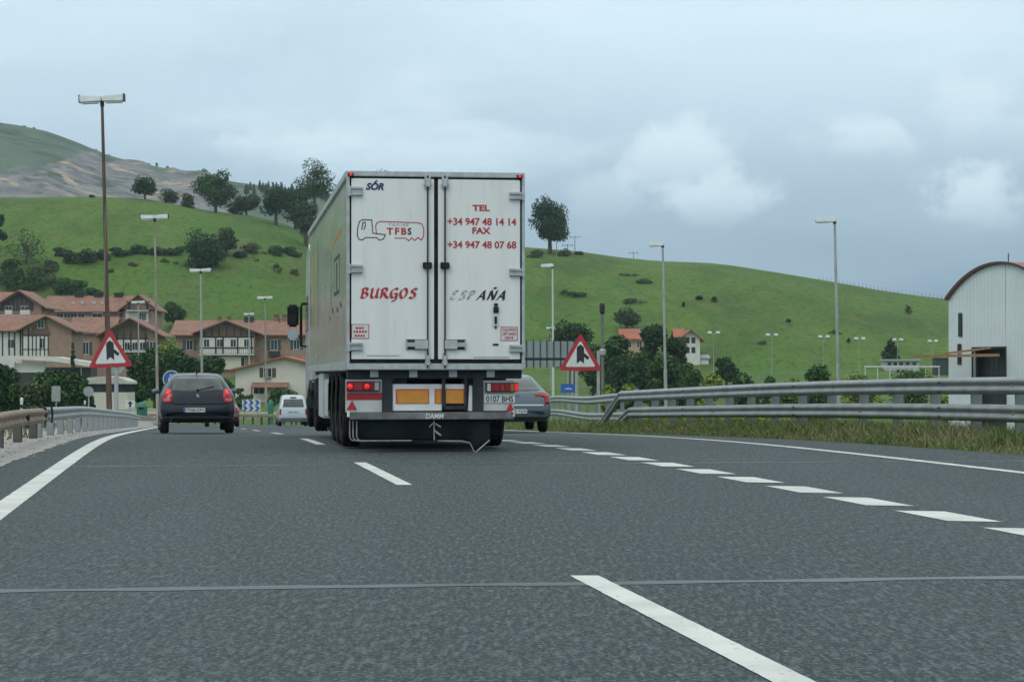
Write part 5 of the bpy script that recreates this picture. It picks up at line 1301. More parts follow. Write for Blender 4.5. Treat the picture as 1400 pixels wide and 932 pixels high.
# pale low wall and yard behind the left rail
o = bld("low pale concrete wall running behind the left guardrail", 110, 190, name="low_wall", cat="wall"); b = B(o)
MB().box(b.x(60), b.x(215), 0, .3, -.6, b.z(560)).box(b.x(60), b.x(215), -.05, .35, b.z(560), b.z(558.5)).build("wall", M_cream, o)
o = bld("pale kerb wall across the bend behind the chevron board", 350, 215, name="low_wall", cat="wall"); b = B(o)
MB().box(b.x(300), b.x(412), 0, .4, -1, b.z(565)).box(b.x(300), b.x(412), -.06, .46, b.z(565), b.z(563.5)).build("wall", M_cream, o)
# white farmhouse and orange-roofed house on the right
o = bld("tall white farmhouse with red roof and small annex at the foot of the right hill", 945, 430, rz=R(0)); b = B(o)
gw, gr_ = gable(o, b.x(931), b.x(957), 0, 9, b.z(462), b.z(451.5), M_render, M_tile2, 'y', .9)
for p, q_ in ((940, 468.5), (948, 468.5), (940, 482), (948, 482)): window(gw, b.x(p), b.z(q_), .6, 1.0, 0, frame=M_beam)
MB().prism([(-.5, b.z(463)), (4, b.z(450)), (9, b.z(462)), (9, b.z(461)), (4, b.z(448.8)), (-.5, b.z(461.7))], 'x', b.x(921), b.x(938)).build("side_roof", M_tile2, o)
MB().box(b.x(923), b.x(931), .6, 8.5, -3, b.z(462.5)).build("side_wall", M_render, o)
aw, ar_ = gable(o, b.x(957.5), b.x(969), .5, 6, b.z(490), b.z(486), M_render, M_back, 'x', .3)
o = bld("small house with orange roof half hidden by leafy trees on the right", 866, 400); b = B(o)
gw, gr_ = gable(o, b.x(851), b.x(892), 0, 8, b.z(463), b.z(450.5), mat("ochre_render", (.42, .30, .20), .8), M_tile2, 'x', .6)
window(gw, b.x(860), b.z(475), .8, 1.1, 0); window(gw, b.x(874), b.z(475), .8, 1.1, 0)
# clubhouse and railing of the sports ground
o = bld("low pale clubhouse of the sports ground in front of the conical tree", 1232, 425, name="clubhouse", cat="building"); b = B(o)
MB().box(b.x(1210), b.x(1257), 0, 5, -2, b.z(493)).box(b.x(1208), b.x(1258), -.6, 5.6, b.z(493), b.z(491)).build("wall", mat("grey_render", (.40, .42, .42), .8), o)
for p in (1216, 1224, 1232, 1241, 1250): MB().box(b.x(p) - .35, b.x(p) + .35, -.04, -.003, b.z(499), b.z(495)).build("window", M_housewin, o)
o = bld("dark green equipment hut left of the barrel-roofed warehouse", 1287, 400, name="hut", cat="hut"); b = B(o)
MB().box(b.x(1279), b.x(1299), 0, 3, -1, b.z(490)).box(b.x(1278), b.x(1300), -.2, 3.2, b.z(490), b.z(489)).build("wall", mat("hut_green", (.03, .045, .045), .7), o)
o = bld("white rail fence of the sports ground above the near guardrail", 1226, 380, name="rail_fence", cat="fence"); b = B(o)
MB().box(b.x(1182), b.x(1285), 0, .12, b.z(501.8), b.z(500)).build("rail", M_signwhite, o)
for p in (1183, 1200, 1217, 1234, 1251, 1266, 1284): MB().box(b.x(p) - .06, b.x(p) + .06, .121, .24, -1.5, b.z(500.2)).build("post", M_signwhite, o)
# barrel-roofed warehouse
Dw = 150; xw = (1297 - 700) / F * Dw
M_clad = mat("grey_cladding", (.63, .67, .70), .5, .0, c2=(.58, .62, .65), scale=.5)
gd = Vector((.35, -.937, 0)); ax = Vector((.937, .35, 0))
ang = math.atan2(gd.y, gd.x)
zgw = gz(xw, Dw) - .6
wh = thing("warehouse", "grey corrugated warehouse with red barrel roof and dark doorway at the right edge", "warehouse", (xw, Dw, zgw), ang)
# local x runs along the gable (to the right and nearer), local y runs back along the roof axis
GWd = 12.4; ze = zpx(411, Dw) - zgw; zp = zpx(364, 147) - zgw
hs = GWd / 2; rise = zp - ze; Rr = (hs * hs + rise * rise) / (2 * rise)
arc = [(hs + Rr * math.sin(t_), ze - (Rr - rise) + Rr * math.cos(t_)) for t_ in [(-1 + 2 * i / 28) * math.asin(hs / Rr) for i in range(29)]]
dx0, dx1 = 3.1, 6.95; zd = zpx(477, 146.5) - zgw
q = MB()
q.prism([(0, -1), (dx0, -1), (dx0, zd)] + [(dx0, zd)][:0] + [(dx0, arc[[i for i in range(29) if arc[i][0] >= dx0][0]][1])] + [p for p in arc if p[0] < dx0][::-1], 'y', 0, .2)
q.prism([(dx0, zd), (dx1, zd)] + [p for p in arc if dx0 <= p[0] <= dx1][::-1], 'y', 0, .2)
q.prism([(dx1, -1), (GWd, -1)] + [p for p in arc if p[0] >= dx1][::-1] + [(dx1, arc[[i for i in range(29) if arc[i][0] >= dx1][0]][1])], 'y', 0, .2)
q.box(0, .2, .2, 40, -1, ze).box(GWd - .2, GWd, .2, 40, -1, ze)
xx = .15
while xx < GWd:                                               # corrugation ribs
    zt_ = ze - (Rr - rise) + math.sqrt(max(0, Rr * Rr - (xx - hs) ** 2)) - .05
    z0_ = -1 if not (dx0 - .1 < xx < dx1 + .1) else zd + .02
    q.prism([(xx - .16, 0), (xx - .10, -.018), (xx + .10, -.018), (xx + .16, 0)], 'z', z0_, zt_); xx += .44
gwall = q.build("wall", M_clad, wh)
rf = MB(); out = [(hs + (a - hs) * 1.02, b_ + .15) for a, b_ in arc]
rf.prism(out + [(a, b_ + .02) for a, b_ in arc[::-1]], 'y', -.2, 40.2)
rfo = rf.build("roof", mat("red_sheet_roof", (.30, .085, .07), .5, c2=(.25, .075, .06), scale=.6), wh)
rm = MB(); rm.prism([(hs + (a - hs) * 1.025, b_ + .17) for a, b_ in arc] + [(hs + (a - hs) * 1.005, b_ + .01) for a, b_ in arc[::-1]], 'y', -.26, -.2)
rm.build("roof_edge", mat("dark_red_trim", (.07, .03, .03), .5), rfo)
MB().box(dx0 - .5, dx1 + .5, .8, .9, -1, zd + .3).build("doorway", mat("dark_interior", (.03, .036, .042), .8), wh)
MB().box(dx0 - .12, dx0, -.08, .3, -1, zd).box(dx1, dx1 + .12, -.08, .3, -1, zd).box(dx0 - .12, dx1 + .12, -.08, .3, zd, zd + .14).build("door_frame", M_dark, wh)
for xk, za, zb_ in ((1.55, zpx(460, 149), zpx(428, 149)), (1.45, zpx(481, 149), zpx(470, 149)), (1.45, zpx(498, 149), zpx(483, 149))):
    f_ = MB().box(xk - .22, xk + .22, -.09, -.05, za - zgw, zb_ - zgw).build("window", M_dark, wh); MB().box(xk - .17, xk + .17, -.11, -.09, za - zgw + .06, zb_ - zgw - .06).build("pane", M_housewin, f_)
MB().tube([(hs + .3, .5, zp), (hs + .3, .5, zp + .7)], .04, 6).build("aerial", M_dark, wh)
o = thing("timber_boom", "long orange-brown timber boom crossing the warehouse doorway", "beam", wh.location + Vector((0, 0, 0)), ang)
zb_ = zpx(487, 147) - zgw
MB().box(-2.5, 8.0, -1.3, -1.15, zb_ - .05, zb_ + .13).prism([(1.5, zb_ + .13), (7.0, zb_ + .45), (7.0, zb_ + .58), (1.5, zb_ + .26)], 'y', -1.29, -1.16).build("beam", mat("orange_timber", (.34, .17, .07), .7, c2=(.26, .13, .06), scale=2), o)
MB().tube([(7.2, -1.2, -1), (7.2, -1.2, zb_)], .07, 8).tube([(7.7, -1.2, -1), (7.7, -1.2, zb_)], .07, 8).build("stand", M_dark, o)
o = thing("scrap_frame", "small rusty angled frame lying in front of the warehouse doorway", "frame", at(1370, 120), R(20))
zg_ = o.location.z
MB().tube([(-.9, 0, .5), (.6, 0, .75)], .06, 6).tube([(.6, 0, .75), (.3, 0, 0)], .08, 6).tube([(-.9, 0, .5), (-1.0, .3, 0)], .05, 6).tube([(.5, .5, 0), (.6, 0, .75)], .05, 6).build("frame", mat("scrap_rust", (.30, .11, .05), .8), o)
# ------------------------------------------------------------------ trees and bushes
def leaf_cloud(blobs, n, size, seed, flat=.0, up=.25):
    """n small bent leaf sprays spread through the outer part of each clump"""
    r_ = np.random.default_rng(seed)
    C = np.array([b[:3] for b in blobs]); Rd = np.array([b[3:6] for b in blobs])
    wgt = (Rd.prod(1)) ** (2 / 3); wgt /= wgt.sum()
    i = r_.choice(len(blobs), n, p=wgt)
    d = r_.normal(size=(n, 3)); d /= np.linalg.norm(d, axis=1)[:, None]
    rad = r_.uniform(.35, 1.0, n) ** .45 * r_.uniform(.88, 1.12, n)
    P = C[i] + d * Rd[i] * rad[:, None]
    nr = d + r_.normal(size=(n, 3)) * .75 + np.array([0, 0, up]); nr /= np.linalg.norm(nr, axis=1)[:, None]
    t = np.cross(nr, r_.normal(size=(n, 3))); t /= np.linalg.norm(t, axis=1)[:, None]
    b = np.cross(nr, t)
    s = size * r_.uniform(.55, 1.35, n)[:, None]
    q = np.stack([P - t * s * .5, P - b * s * .34 + t * s * .05, P + t * s * .6, P + b * s * .34 + t * s * .05], 1)
    q[:, 1] += nr * s * .12; q[:, 3] += nr * s * .12
    return q.reshape(-1, 3)
def leaf_mesh(name, V):
    n = len(V) // 4; me = bpy.data.meshes.new(name)
    me.vertices.add(len(V)); me.vertices.foreach_set("co", V.astype(np.float32).ravel())
    me.loops.add(n * 4); me.loops.foreach_set("vertex_index", np.arange(n * 4, dtype=np.int32))
    me.polygons.add(n); me.polygons.foreach_set("loop_start", np.arange(0, n * 4, 4, dtype=np.int32)); me.polygons.foreach_set("loop_total", np.full(n, 4, np.int32))
    me.update(calc_edges=True); me.validate(); return me
def crown_blobs(rng, h, w, shape, k):
    out = []
    for _ in range(k):
        t = rng.random(); a = rng.uniform(0, 2 * math.pi)
        if shape == 'oval': z = .33 + .52 * t; rr = math.sqrt(max(0, 1 - ((z - .44) / .50) ** 2)); br = .26
        elif shape == 'round': z = .40 + .42 * t; rr = math.sqrt(max(0, 1 - ((z - .55) / .46) ** 2)); br = .27
        elif shape == 'cone': z = .08 + .86 * t; rr = (1 - z) * 1.05; br = .06 + .16 * (1 - z)
        elif shape == 'dome': z = .35 + .58 * t; rr = math.sqrt(max(0, 1 - ((z - .50) / .48) ** 2)); br = .19
        elif shape == 'bush': z = .05 + .75 * t; rr = math.sqrt(max(0, 1 - ((z - .15) / .85) ** 2)); br = .27
        rr *= math.sqrt(rng.uniform(.05, 1)) * (.74 if shape == 'dome' else .66)
        r0 = br * rng.uniform(.65, 1.25)
        out.append((rr * math.cos(a) * w / 2, rr * math.sin(a) * w / 2, z * h, r0 * w * .95, r0 * w * .95, min(r0 * w * rng.uniform(.65, .95), h * .28)))
    return out
SEED = [10]
def tree(label, base, h, w, m, shape='round', k=22, n=2600, leaf=.5, trunk=.04, name="tree", cat="tree", group=None, bare=.0, limbs=5):
    SEED[0] += 1; rng = random.Random(SEED[0])
    o = thing(name, label, cat, base, rng.uniform(0, 6), group)
    bl = crown_blobs(rng, h, w, shape, k)
    V = leaf_cloud(bl, int(n * (1.3 if shape == 'dome' else 1.8)), leaf * 1.12, SEED[0])
    link("crown", leaf_mesh("crown", V), m, o)
    tr = trunk * h; q = MB()
    top = (.62 if shape != 'cone' else .92) * h
    lean = rng.uniform(-.03, .03) * h
    q.tube([(0, 0, -.6), (lean * .2, 0, h * .15), (lean * .6, 0, h * .4), (lean, 0, top)], [tr * 1.25, tr, tr * .75, tr * .25], 8)
    for i in range(limbs):
        b_ = rng.choice(bl); z0 = rng.uniform(.18, .5) * h
        e = Vector(b_[:3]); s = Vector((lean * .6 * z0 / (.4 * h), 0, min(z0, e.z)))
        q.tube([s, s.lerp(e, .5) + Vector((0, 0, .04 * h)), e], [tr * .5, tr * .32, tr * .1], 6)
    q.build("trunk", M_bark, o, fix=False)
    return o
def bush(label, base, h, w, m, n=900, leaf=.35, k=9, name="bush", cat="bush", group=None, d=None):
    SEED[0] += 1; rng = random.Random(SEED[0])
    bl = crown_blobs(rng, h, w, 'bush', k)
    bl = [(a, b * ((d or w) / w), c, e, f * ((d or w) / w), g) for a, b, c, e, f, g in bl]
    o = link(name, leaf_mesh(name, leaf_cloud(bl, int(n * 2.0), leaf * 1.15, SEED[0])), m, loc=base)
    tag(o, label, cat, group); return o
def on_hill(px, py):
    p = hit(px, py, 200)
    if p.y > 660 or abs(py - (HY - F * (p.z - EYE) / p.y)) > 6: p = at(px, 600)
    return p
def htree(label, px, py, wpx, hpx, m, shape='round', **k):
    p = on_hill(px, py); s = p.y / F
    p.z -= .3
    return tree(label, p, hpx * s, wpx * s, m, shape, **k)
def hbush(label, px, py, wpx, hpx, m, **k):
    p = on_hill(px, py); s = p.y / F; p.z -= .3
    return bush(label, p, hpx * s, wpx * s, m, **k)
# ridge of the left hill
htree("small dark round tree standing alone on the left ridge below the quarry", 198, 273, 33, 33, L_dark, 'round', n=1600, leaf=.42)
htree("broad green tree with a short trunk on the left ridge, widest of the ridge trees", 295, 291, 58, 62, L_deep, 'oval', n=3400, leaf=.5, trunk=.035)
htree("rounded tree just right of the broad ridge tree", 337, 289, 36, 31, L_grey, 'round', n=1600, leaf=.45)
htree("dark tree with visible trunk on the slope left of the trailer's roof", 377, 308, 46, 58, L_dark, 'round', n=2600, leaf=.5)
htree("dark tree nearest the trailer's front corner, overlapping its neighbour", 404, 312, 44, 60, L_dark, 'oval', n=2400, leaf=.5)
p = at(430, 640); p.z = zpx(292, 640); tree("tall airy dome-shaped tree on the skyline left of the trailer's roof", p, 70 / F * 640, 66 / F * 640, L_deep, 'dome', k=30, n=2500, leaf=.5, trunk=.03, limbs=12)
htree("dense lower tree beside the trailer's upper left edge", 418, 338, 46, 68, L_grey, 'oval', n=2400, leaf=.5)
p = at(525, 560); p.z = zpx(340, 560); tree("tree whose top just shows above the trailer's roof", p, 113 / F * 560, 66 / F * 560, L_dark, 'oval', n=2600, leaf=.5)
htree("lone big dense oval tree on the ridge right of the trailer", 752, 347, 62, 80, L_dark, 'oval', k=34, n=5200, leaf=.45, trunk=.035)
hbush("low grey shrub clump on the ridge between the dark round tree and the broad tree", 232, 277, 34, 22, L_grey, n=900)
hbush("small shrub clump touching the broad ridge tree's left side", 255, 278, 28, 22, L_grey, n=700)
hbush("little dark shrub on the ridge line just left of the tall rusty lamp", 125, 270.5, 10, 5, L_dark, n=160, leaf=.3)
hbush("low shrub in the shadow behind the broad ridge tree", 322, 289, 22, 18, L_grey, n=500)
for i, (px, w_, h_) in enumerate(((733, 24, 12), (770, 22, 12), (790, 16, 6))):
    hbush(("ridge scrub left of the lone big tree's trunk", "ridge scrub right of the lone big tree's trunk", "last low scrub where the right ridge line begins")[i], px, 352 - i * 2, w_, h_, L_olive, n=420)
# slope of the left hill
htree("big dark rounded bushy tree in the middle of the left slope", 278, 366, 62, 58, L_dark, 'bush', k=18, n=2600, leaf=.5, trunk=.03)
htree("lighter tree growing against the right side of the big bushy tree on the slope", 310, 352, 34, 42, L_grey, 'oval', n=1300, leaf=.45)
hbush("dark shrub to the right of the two slope trees", 330, 352, 26, 14, L_dark, n=500)
htree("grey half bare large shrub tree at the left edge of the slope", 36, 362, 62, 52, L_olive, 'bush', k=16, n=480, leaf=.42, limbs=14)
htree("dark narrow tree cut by the left picture edge", -2, 345, 24, 58, L_dark, 'oval', n=1200, leaf=.45)
random.seed(21)
for i, (px, py, w_, h_, m_) in enumerate(((92, 361, 34, 20, L_dark), (118, 361, 36, 24, L_dark), (140, 356, 26, 16, L_dark), (164, 350, 34, 12, L_dark), (190, 349, 30, 13, L_dark), (215, 349, 30, 13, L_dark), (240, 350, 30, 14, L_dark),
                                          (345, 346, 34, 14, L_olive), (372, 349, 34, 13, L_dark), (398, 350, 30, 14, L_dark), (82, 352, 26, 14, L_grey))):
    hbush(("dark hedge bush at the lower left end of the slope's hedge line", "tallest dark hedge bush left of the tall rusty lamp", "dark hedge bush directly behind the tall rusty lamp's pole", "low hedge bush just right of the tall rusty lamp's pole", "flat hedge bush left of the brown lamp's pole",
           "flat hedge bush crossed by the brown lamp's pole", "hedge bush touching the big bushy slope tree's left side", "olive hedge bush right of the slope trees", "dark hedge bush midway between slope trees and trailer", "dark hedge bush closest to the trailer's side", "greyish hedge bush above the lower left hedge end")[i], px, py, w_, h_, m_, n=600, group="hedge line across the left slope")
for i, (px, py, w_, h_) in enumerate(((183, 364, 15, 8), (225, 359, 12, 6), (240, 361, 10, 5), (380, 372, 15, 14), (402, 376, 16, 9), (350, 357, 10, 5), (152, 376, 10, 8))):
    hbush(("small scrub dot under the hedge line left of the brown lamp", "tiny scrub dot right of the brown lamp below the hedge", "tiniest scrub dot left of the big bushy slope tree", "thin upright scrub on the lower slope near the trailer", "leaning scrub on the lower slope closest to the trailer", "small scrub dot right of the slope trees", "small scrub near the tall rusty lamp's pole under the hedge")[i], px, py, w_, h_, L_olive, n=170, leaf=.32, k=5)
# scrub above the left houses
for i, (px, py, w_, h_, m_) in enumerate(((15, 399, 42, 30, L_deep), (45, 399, 40, 36, L_mid), (62, 392, 40, 30, L_olive), (85, 403, 38, 26, L_deep), (108, 403, 36, 20, L_mid), (18, 374, 34, 24, L_dark), (70, 372, 24, 16, L_dark), (128, 404, 24, 12, L_deep), (-12, 395, 40, 34, L_deep))):
    hbush(("deep green bush above the leftmost house's roof", "mid green bush above the gap between the two back houses", "olive flowering bush in the middle of the scrub over the houses", "deep green bush over the long red roof's left end", "mid green bush over the long red roof's left chimney",
           "dark bush at the left edge above the other scrub", "dark bush between the bare shrub tree and the olive bush", "low bush over the long red roof's middle", "bush cut by the left picture edge above the roof")[i], px, py, w_, h_, m_, n=1100, group="scrub above the left houses")
# right slope
for i, (px, py, w_, h_, m_) in enumerate(((783, 407, 38, 9, L_dark), (880, 387, 24, 9, L_dark), (866, 416, 34, 10, L_grey), (772, 402, 14, 5, L_olive), (957, 410, 14, 7, L_dark), (977, 413, 10, 8, L_dark), (935, 420, 5, 9, L_dark), (860, 376, 30, 3, L_olive), (1140, 456, 20, 6, L_olive), (1078, 442, 6, 6, L_dark), (1160, 470, 6, 8, L_dark), (1040, 470, 18, 5, L_olive))):
    hbush(("flat dark gorse patch on the right slope near the trailer", "dark gorse patch high on the right slope", "grey scrub patch below the high gorse on the right slope", "small scrub left end of the flat gorse patch", "small round gorse above the white farmhouse", "small upright shrub right of the gorse above the farmhouse", "tiny upright bush left of the gorse above the farmhouse", "thin scrub line close under the right ridge",
           "thin scrub left of the tall right street lamp", "tiny dark shrub in the middle of the right slope", "tiny upright shrub right of the tall right street lamp", "flat olive scrub on the lower right slope")[i], px, py, w_, h_, m_, n=260, leaf=.32, k=6)
htree("tiny leaning bare tree alone high on the right slope", 1243, 430, 19, 15, L_olive, 'dome', k=9, n=170, leaf=.32, trunk=.06, limbs=9)
htree("conical dark tree behind the sports clubhouse", 1218, 499, 38, 40, L_dark, 'cone', n=1600, leaf=.45)
htree("greyish round tree above the orange-roofed house", 857, 452, 36, 32, L_grey, 'round', n=1300, leaf=.42)
# leafy trees right of the truck
def dtree(label, px, D, pytop, wpx, m, shape='oval', **k):
    p = at(px, D); p.z -= .3; h_ = zpx(pytop, D) - p.z
    return tree(label, p, h_, wpx / F * D, m, shape, **k)
dtree("dark round tree behind the ribbed sign panel and the right warning sign", 782, 330, 433, 62, L_dark, 'round', n=2600, leaf=.38)
dtree("leafy tree directly right of the right warning sign", 838, 280, 452, 58, L_deep, 'oval', n=2800, leaf=.36)
dtree("leafy tree in front of the orange-roofed house", 872, 285, 470, 54, L_deep, 'bush', n=2600, leaf=.36)
dtree("tall dark leafy tree left of the single-head lamp by the farmhouse", 893, 300, 437, 50, L_dark, 'oval', n=2800, leaf=.38)
dtree("leafy tree right of the single-head lamp, hiding the farmhouse's lower left", 922, 300, 448, 46, L_dark, 'oval', n=2400, leaf=.38)
dtree("leafy tree between the dark camera post and the orange-roofed house", 818, 300, 460, 44, L_deep, 'bush', n=2200, leaf=.36)
dtree("low broad tree directly under the orange-roofed house", 852, 262, 480, 62, L_dark, 'bush', n=2600, leaf=.34)
dtree("low broad tree behind the single-head lamp's lower pole", 905, 262, 478, 64, L_deep, 'bush', n=2600, leaf=.34)
dtree("lower bushy tree just left of the white farmhouse's corner", 938, 275, 486, 36, L_mid, 'bush', n=1500, leaf=.34)
dtree("round dark tree right of the white farmhouse", 993, 330, 486, 34, L_dark, 'round', n=1500, leaf=.38)
for i, (px, D, py, w_, m_) in enumerate(((945, 260, 497, 44, L_mid), (1020, 260, 505, 44, L_deep), (1048, 255, 501, 26, L_mid), (1112, 180, 490, 62, L_deep), (968, 200, 506, 40, L_light), (905, 200, 503, 44, L_mid), (858, 150, 508, 30, L_light), (1080, 220, 508, 40, L_light), (1175, 230, 508, 60, L_light), (1245, 240, 506, 70, L_mid), (1300, 200, 535, 60, L_light), (835, 120, 515, 26, L_light))):
    p = at(px, D); p.z -= .2; h_ = zpx(py, D) - p.z
    bush(("mid green bush at the foot of the white farmhouse", "deep green low bush right of the round dark tree", "small bush between two floodlight masts", "large loose bush left of the tall right street lamp", "yellow-green bush just above the guardrail below the farmhouse", "mid green bush above the guardrail's left end", "yellow-green weeds rising above the turned-down rail end",
          "yellow-green bush over the guardrail below the second floodlight", "yellow-green bush at the tall right lamp's foot", "wide bush below the clubhouse behind the guardrail", "yellow-green bush in front of the warehouse's left corner", "tall pale weeds between right warning sign and rail end")[i],
         p, h_, w_ / F * D, m_, n=1500, leaf=.26, k=12, group="bushes behind the right guardrail")
for i, (x_, y_, h_, w_) in enumerate(((7.0, 62, .9, 2.6), (9.5, 66, 1.0, 3.0), (12.5, 64, .9, 3.2), (6.0, 76, 1.1, 3.0), (14.5, 58, 1.1, 3.0), (10.5, 80, 1.3, 3.6), (16.5, 74, 1.3, 4.0), (18, 62, 1.1, 3.4))):
    bush(("low yellow-green weeds seen between the beams, nearest the rail's left end", "low weeds between the beams, second clump from the rail's left end", "low weeds between the beams under the small right bushes", "weed clump farther back near the turned-down rail", "low weeds between the beams under the second floodlight",
          "taller weed clump behind the rail left of the tall lamp", "taller weed clump behind the rail under the tall right lamp", "low weeds between the beams left of the warehouse")[i], Vector((x_, y_, gz(x_, y_) - .1)), h_, w_, L_light, n=900, leaf=.16, k=10, name="weed_clump", cat="weeds", group="weed clumps behind the right guardrail")
# left foreground greenery
for i, (px, D, py, w_, m_, sh) in enumerate(((-6, 150, 476, 46, L_dark, 'oval'), (70, 170, 497, 64, L_deep, 'round'), (100, 300, 462, 15, L_dark, 'cone'), (38, 160, 512, 50, L_olive, 'bush'), (190, 240, 482, 50, L_dark, 'oval'), (212, 235, 474, 56, L_deep, 'oval'), (250, 230, 478, 60, L_dark, 'oval'), (286, 235, 483, 50, L_deep, 'oval'),
                                              (228, 340, 462, 36, L_light, 'round'), (308, 220, 512, 24, L_olive, 'oval'), (105, 165, 506, 42, L_deep, 'round'), (20, 155, 520, 40, L_deep, 'bush'), (9, 185, 484, 46, L_deep, 'bush'))):
    dtree(("dark tree cut by the left picture edge in front of the tudor house", "deep green tree in front of the long white shelter", "slim conical evergreen against the brick gable", "olive bushy tree below the shelter's left end", "dark tree right of the left warning sign", "dense tree behind the brown lamp's pole",
           "dense dark tree above the hatchback's roof", "dense tree left of the white house", "bright yellow-green tree between the two brick houses", "small olive tree at the white house's left corner", "deep green tree left of the warning sign above the square sign back", "low bushy tree behind the rusty guardrail", "deep green bushy tree hiding the white lower wall of the timbered house")[i],
          px, D, py, w_, m_, sh, n=2400 if sh != 'cone' else 900, leaf=.28 if D < 200 else .34, trunk=.03)
htree("rounded dark tree behind the centre chalet's left roof end", 238, 453, 34, 38, L_deep, 'round', n=1400, leaf=.42)
for i, (px, D, py, w_, h_, m_) in enumerate(((383, 280, 540, 22, 16, L_mid), (372, 270, 545, 16, 14, L_deep), (328, 260, 541, 14, 20, L_olive), (340, 262, 540, 12, 14, L_mid), (398, 278, 538, 24, 12, L_mid))):
    p = at(px, D); p.z = min(p.z, zpx(py + 6, D))
    bush(("garden bush in front of the white house's porch window", "garden bush beside the slim brown lamp at the white house", "olive garden shrub at the white house's left wall", "garden shrub above the chevron board", "flowering bush above the people carrier's roof")[i], p, zpx(py - h_ + 3, D) - p.z, w_ / F * D, m_, n=700, leaf=.22, group="garden bushes of the white house")
p = at(377, 290)
# tiny trees on the mountain ridge
for i, (px, h_, w_) in enumerate(((33, 6, 5), (45, 3, 7), (52, 3, 6), (64, 3, 6), (131, 5, 4), (149, 4, 3), (183, 4, 3), (204, 4, 5), (214, 7, 3), (229, 4, 4), (238, 3, 4), (277, 4, 16), (308, 3, 8))):
    D = 2235; z_ = zpx(lerp_pts(px, MR), D); s = D / F
    tree(("round tree highest on the mountain ridge at the left" if i == 0 else "thin pointed tree on the mountain ridge over the dark round tree" if i == 8 else "tiny dark tree on the mountain's skyline"), Vector(((px - 700) / F * D, D, z_ - 5)), h_ * s + 5, w_ * s, L_dark, 'oval', k=6, n=110, leaf=1.6, trunk=.05, limbs=0, name="ridge_tree", group=None if i in (0, 8) else "tiny trees along the mountain ridge")
# conifer wood between mountain and trees: reads as one mass
rng = random.Random(5); V = []
for i in range(70):
    px = rng.uniform(335, 470); D = rng.uniform(1500, 1560); s = D / F
    zt_ = zpx(lerp_pts(px, [(330, 254), (352, 246), (372, 250), (395, 252), (420, 256), (470, 262)]) + rng.uniform(-2, 5), D); h_ = rng.uniform(9, 15) * s
    bl = [(0, 0, h_ * (.1 + .09 * k), (1 - k / 10.5) * h_ * .17, (1 - k / 10.5) * h_ * .17, h_ * .07) for k in range(10)]
    V.append(leaf_cloud(bl, 160, 1.4, i) + np.array([(px - 700) / F * D, D, zt_ - h_]))
link("conifer_woods", leaf_mesh("conifer_woods", np.concatenate(V)), L_dark, kind="stuff")
# wire fence along the right ridge
o = thing("ridge_fence", "thin line of fence posts along the right ridge near the warehouse", "fence", (0, 0, 0)); fp = None
for i in range(34):
    px = 1120 + 178 * i / 33; D = 598; x_ = (px - 700) / F * D; z_ = gz(x_, D)
    if i == 0: o.location = (x_, D, z_)
    loc = Vector((x_, D, z_)) - o.location
    if fp is None: fp = MB().box(-.04, .04, -.04, .04, -.5, 1.1).build("post", M_bark, o, loc=loc)
    else: c = fp.copy(); COL.objects.link(c); c.parent = o; c.location = loc

# ------------------------------------------------------------------ grass of the verges
def blades(name, pts, hts, wd, m, seed, lean=.45):
    r_ = np.random.default_rng(seed); n = len(pts); P = np.array(pts); H = np.array(hts)[:, None]
    a = r_.uniform(0, 2 * math.pi, n); t = np.stack([np.cos(a), np.sin(a), np.zeros(n)], 1) * wd * r_.uniform(.6, 1.4, n)[:, None]
    l_ = r_.normal(size=(n, 2)) * lean; ln = np.concatenate([l_, np.zeros((n, 1))], 1) * H; up = np.array([0, 0, 1.])
    mid = P + ln * .35 + up * H * .6
    V = np.stack([P - t, P + t, mid + t * .7, mid - t * .7], 1); tip = P + ln + up * H
    V2 = np.stack([mid - t * .7, mid + t * .7, tip + t * .12, tip - t * .12], 1)
    return np.stack([V, V2], 1).reshape(-1, 3)
M_verge = mat("verge_grass", (.105, .155, .048), .75, c2=(.165, .178, .075), scale=.55, lo=.40, hi=.62, island=.35, spec=.2)
M_dry = mat("dry_grass", (.29, .25, .15), .8, c2=(.22, .195, .105), scale=.8, island=.3, spec=.2)
rng = random.Random(9); pg = []; hg = []; pd = []; hd_ = []
def verge(y0, y1, n, hmul=1.0):
    for _ in range(n):
        y = rng.uniform(y0, y1); e = Xe(y) + shoulder(y); wmax = XrailR(y) + 1.6 - e if y < 58 else 4.0
        d_ = rng.random() ** 1.3 * max(wmax, 1.2) - .03 + .14 * mnoise.noise((y * 1.7, 1, 0)) + .07 * mnoise.noise((y * 6, 4, 0)); x = e + d_
        cl = mnoise.noise((x * .9, y * .9, 0)) * .5 + .5
        h_ = (.07 + .21 * min(1, d_ / .8)) * rng.uniform(.6, 1.25) * (.6 + .8 * cl) * hmul
        dry = mnoise.noise((x * .5, y * .35, 7)) > .2 and rng.random() < .5
        (pd if dry else pg).append((x, y, gz(x, y) - .02 if d_ > .3 else max(zr(y) - .02, gz(x, y)))); (hd_ if dry else hg).append(h_ * (1.1 if dry else 1))
verge(20, 34, 9000); verge(34, 60, 30000, 1.05); verge(60, 110, 12000, 1.15)
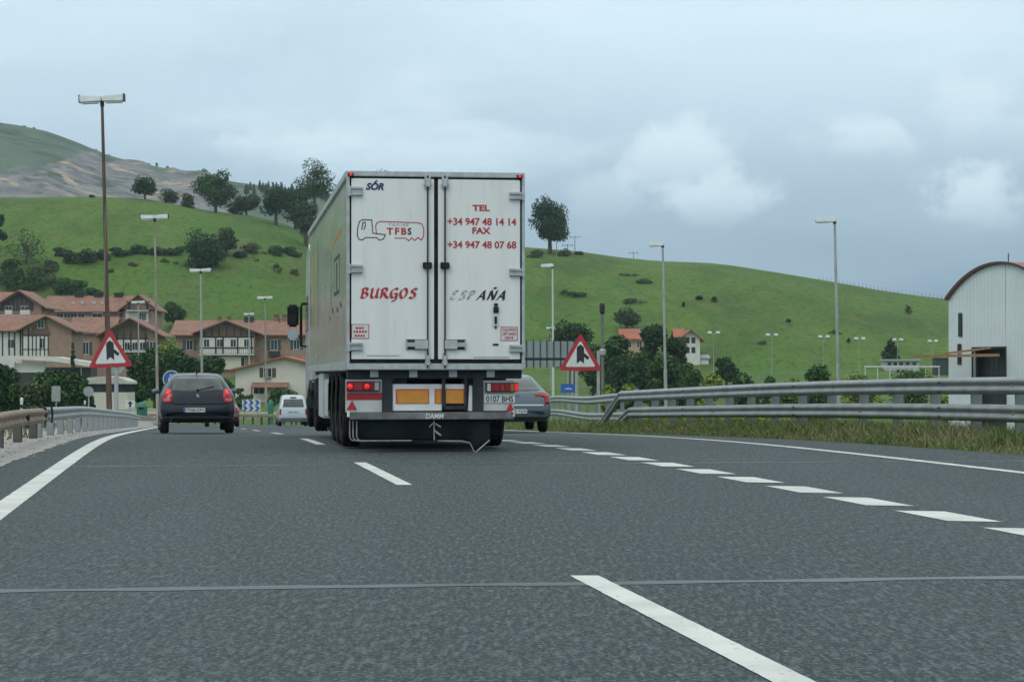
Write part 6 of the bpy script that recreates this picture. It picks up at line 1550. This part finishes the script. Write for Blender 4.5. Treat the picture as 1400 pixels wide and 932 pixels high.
link("verge_grass", leaf_mesh("verge_grass", np.concatenate([blades("g", pg, hg, .009, None, 1)])), M_verge, kind="stuff")
link("dry_verge_grass", leaf_mesh("dry_verge_grass", np.concatenate([blades("g", pd, hd_, .007, None, 2, .35)])), M_dry, kind="stuff")
pl_ = []; hl_ = []
for _ in range(9000):
    y = rng.uniform(24, 150); x = Xrail(y) - .3 - rng.random() ** 1.5 * 9
    if mnoise.noise((x * .45, y * .12, 3)) < .0: continue
    pl_.append((x, y, gz(x, y) - .02)); hl_.append(rng.uniform(.08, .4))
link("roadside_weeds", leaf_mesh("roadside_weeds", blades("g", pl_, hl_, .012, None, 3)), M_verge, kind="stuff")
pm_ = []; hm_ = []
for _ in range(16000):
    y = rng.uniform(36, 150); x0 = (XrailR(y) if y < 62 else 3.6) + .8; x = x0 + rng.random() * (.16 * y + 8)
    if mnoise.noise((x * .3, y * .12, 11)) < -.15: continue
    pm_.append((x, y, gz(x, y) - .02)); hm_.append(rng.uniform(.2, .65))
link("meadow_grass", leaf_mesh("meadow_grass", blades("g", pm_, hm_, .022, None, 5)), mat("meadow_grass", (.17, .20, .045), .8, c2=(.22, .21, .07), scale=.3, island=.3, spec=.15), kind="stuff")
# loose stones on the shoulders
rng = random.Random(3); vs2 = []; fs2 = []
for _ in range(260):
    if True: y = rng.uniform(24, 70); x = left_edge(y) - rng.random() ** 2 * 1.2 + .12
    r = rng.uniform(.008, .02); n = len(vs2); z_ = zr(y) + .02
    for dx, dy, dz in ((1, 0, 0), (-1, 0, 0), (0, 1, 0), (0, -1, 0), (0, 0, .8), (0, 0, -.8)): vs2.append((x + dx * r * rng.uniform(.7, 1.2), y + dy * r * rng.uniform(.7, 1.2), z_ + dz * r))
    fs2 += [(n + a, n + b, n + c) for a, b, c in ((0, 2, 4), (2, 1, 4), (1, 3, 4), (3, 0, 4), (2, 0, 5), (1, 2, 5), (3, 1, 5), (0, 3, 5))]
pydata("gravel", vs2, fs2, M_gravel, kind="stuff")
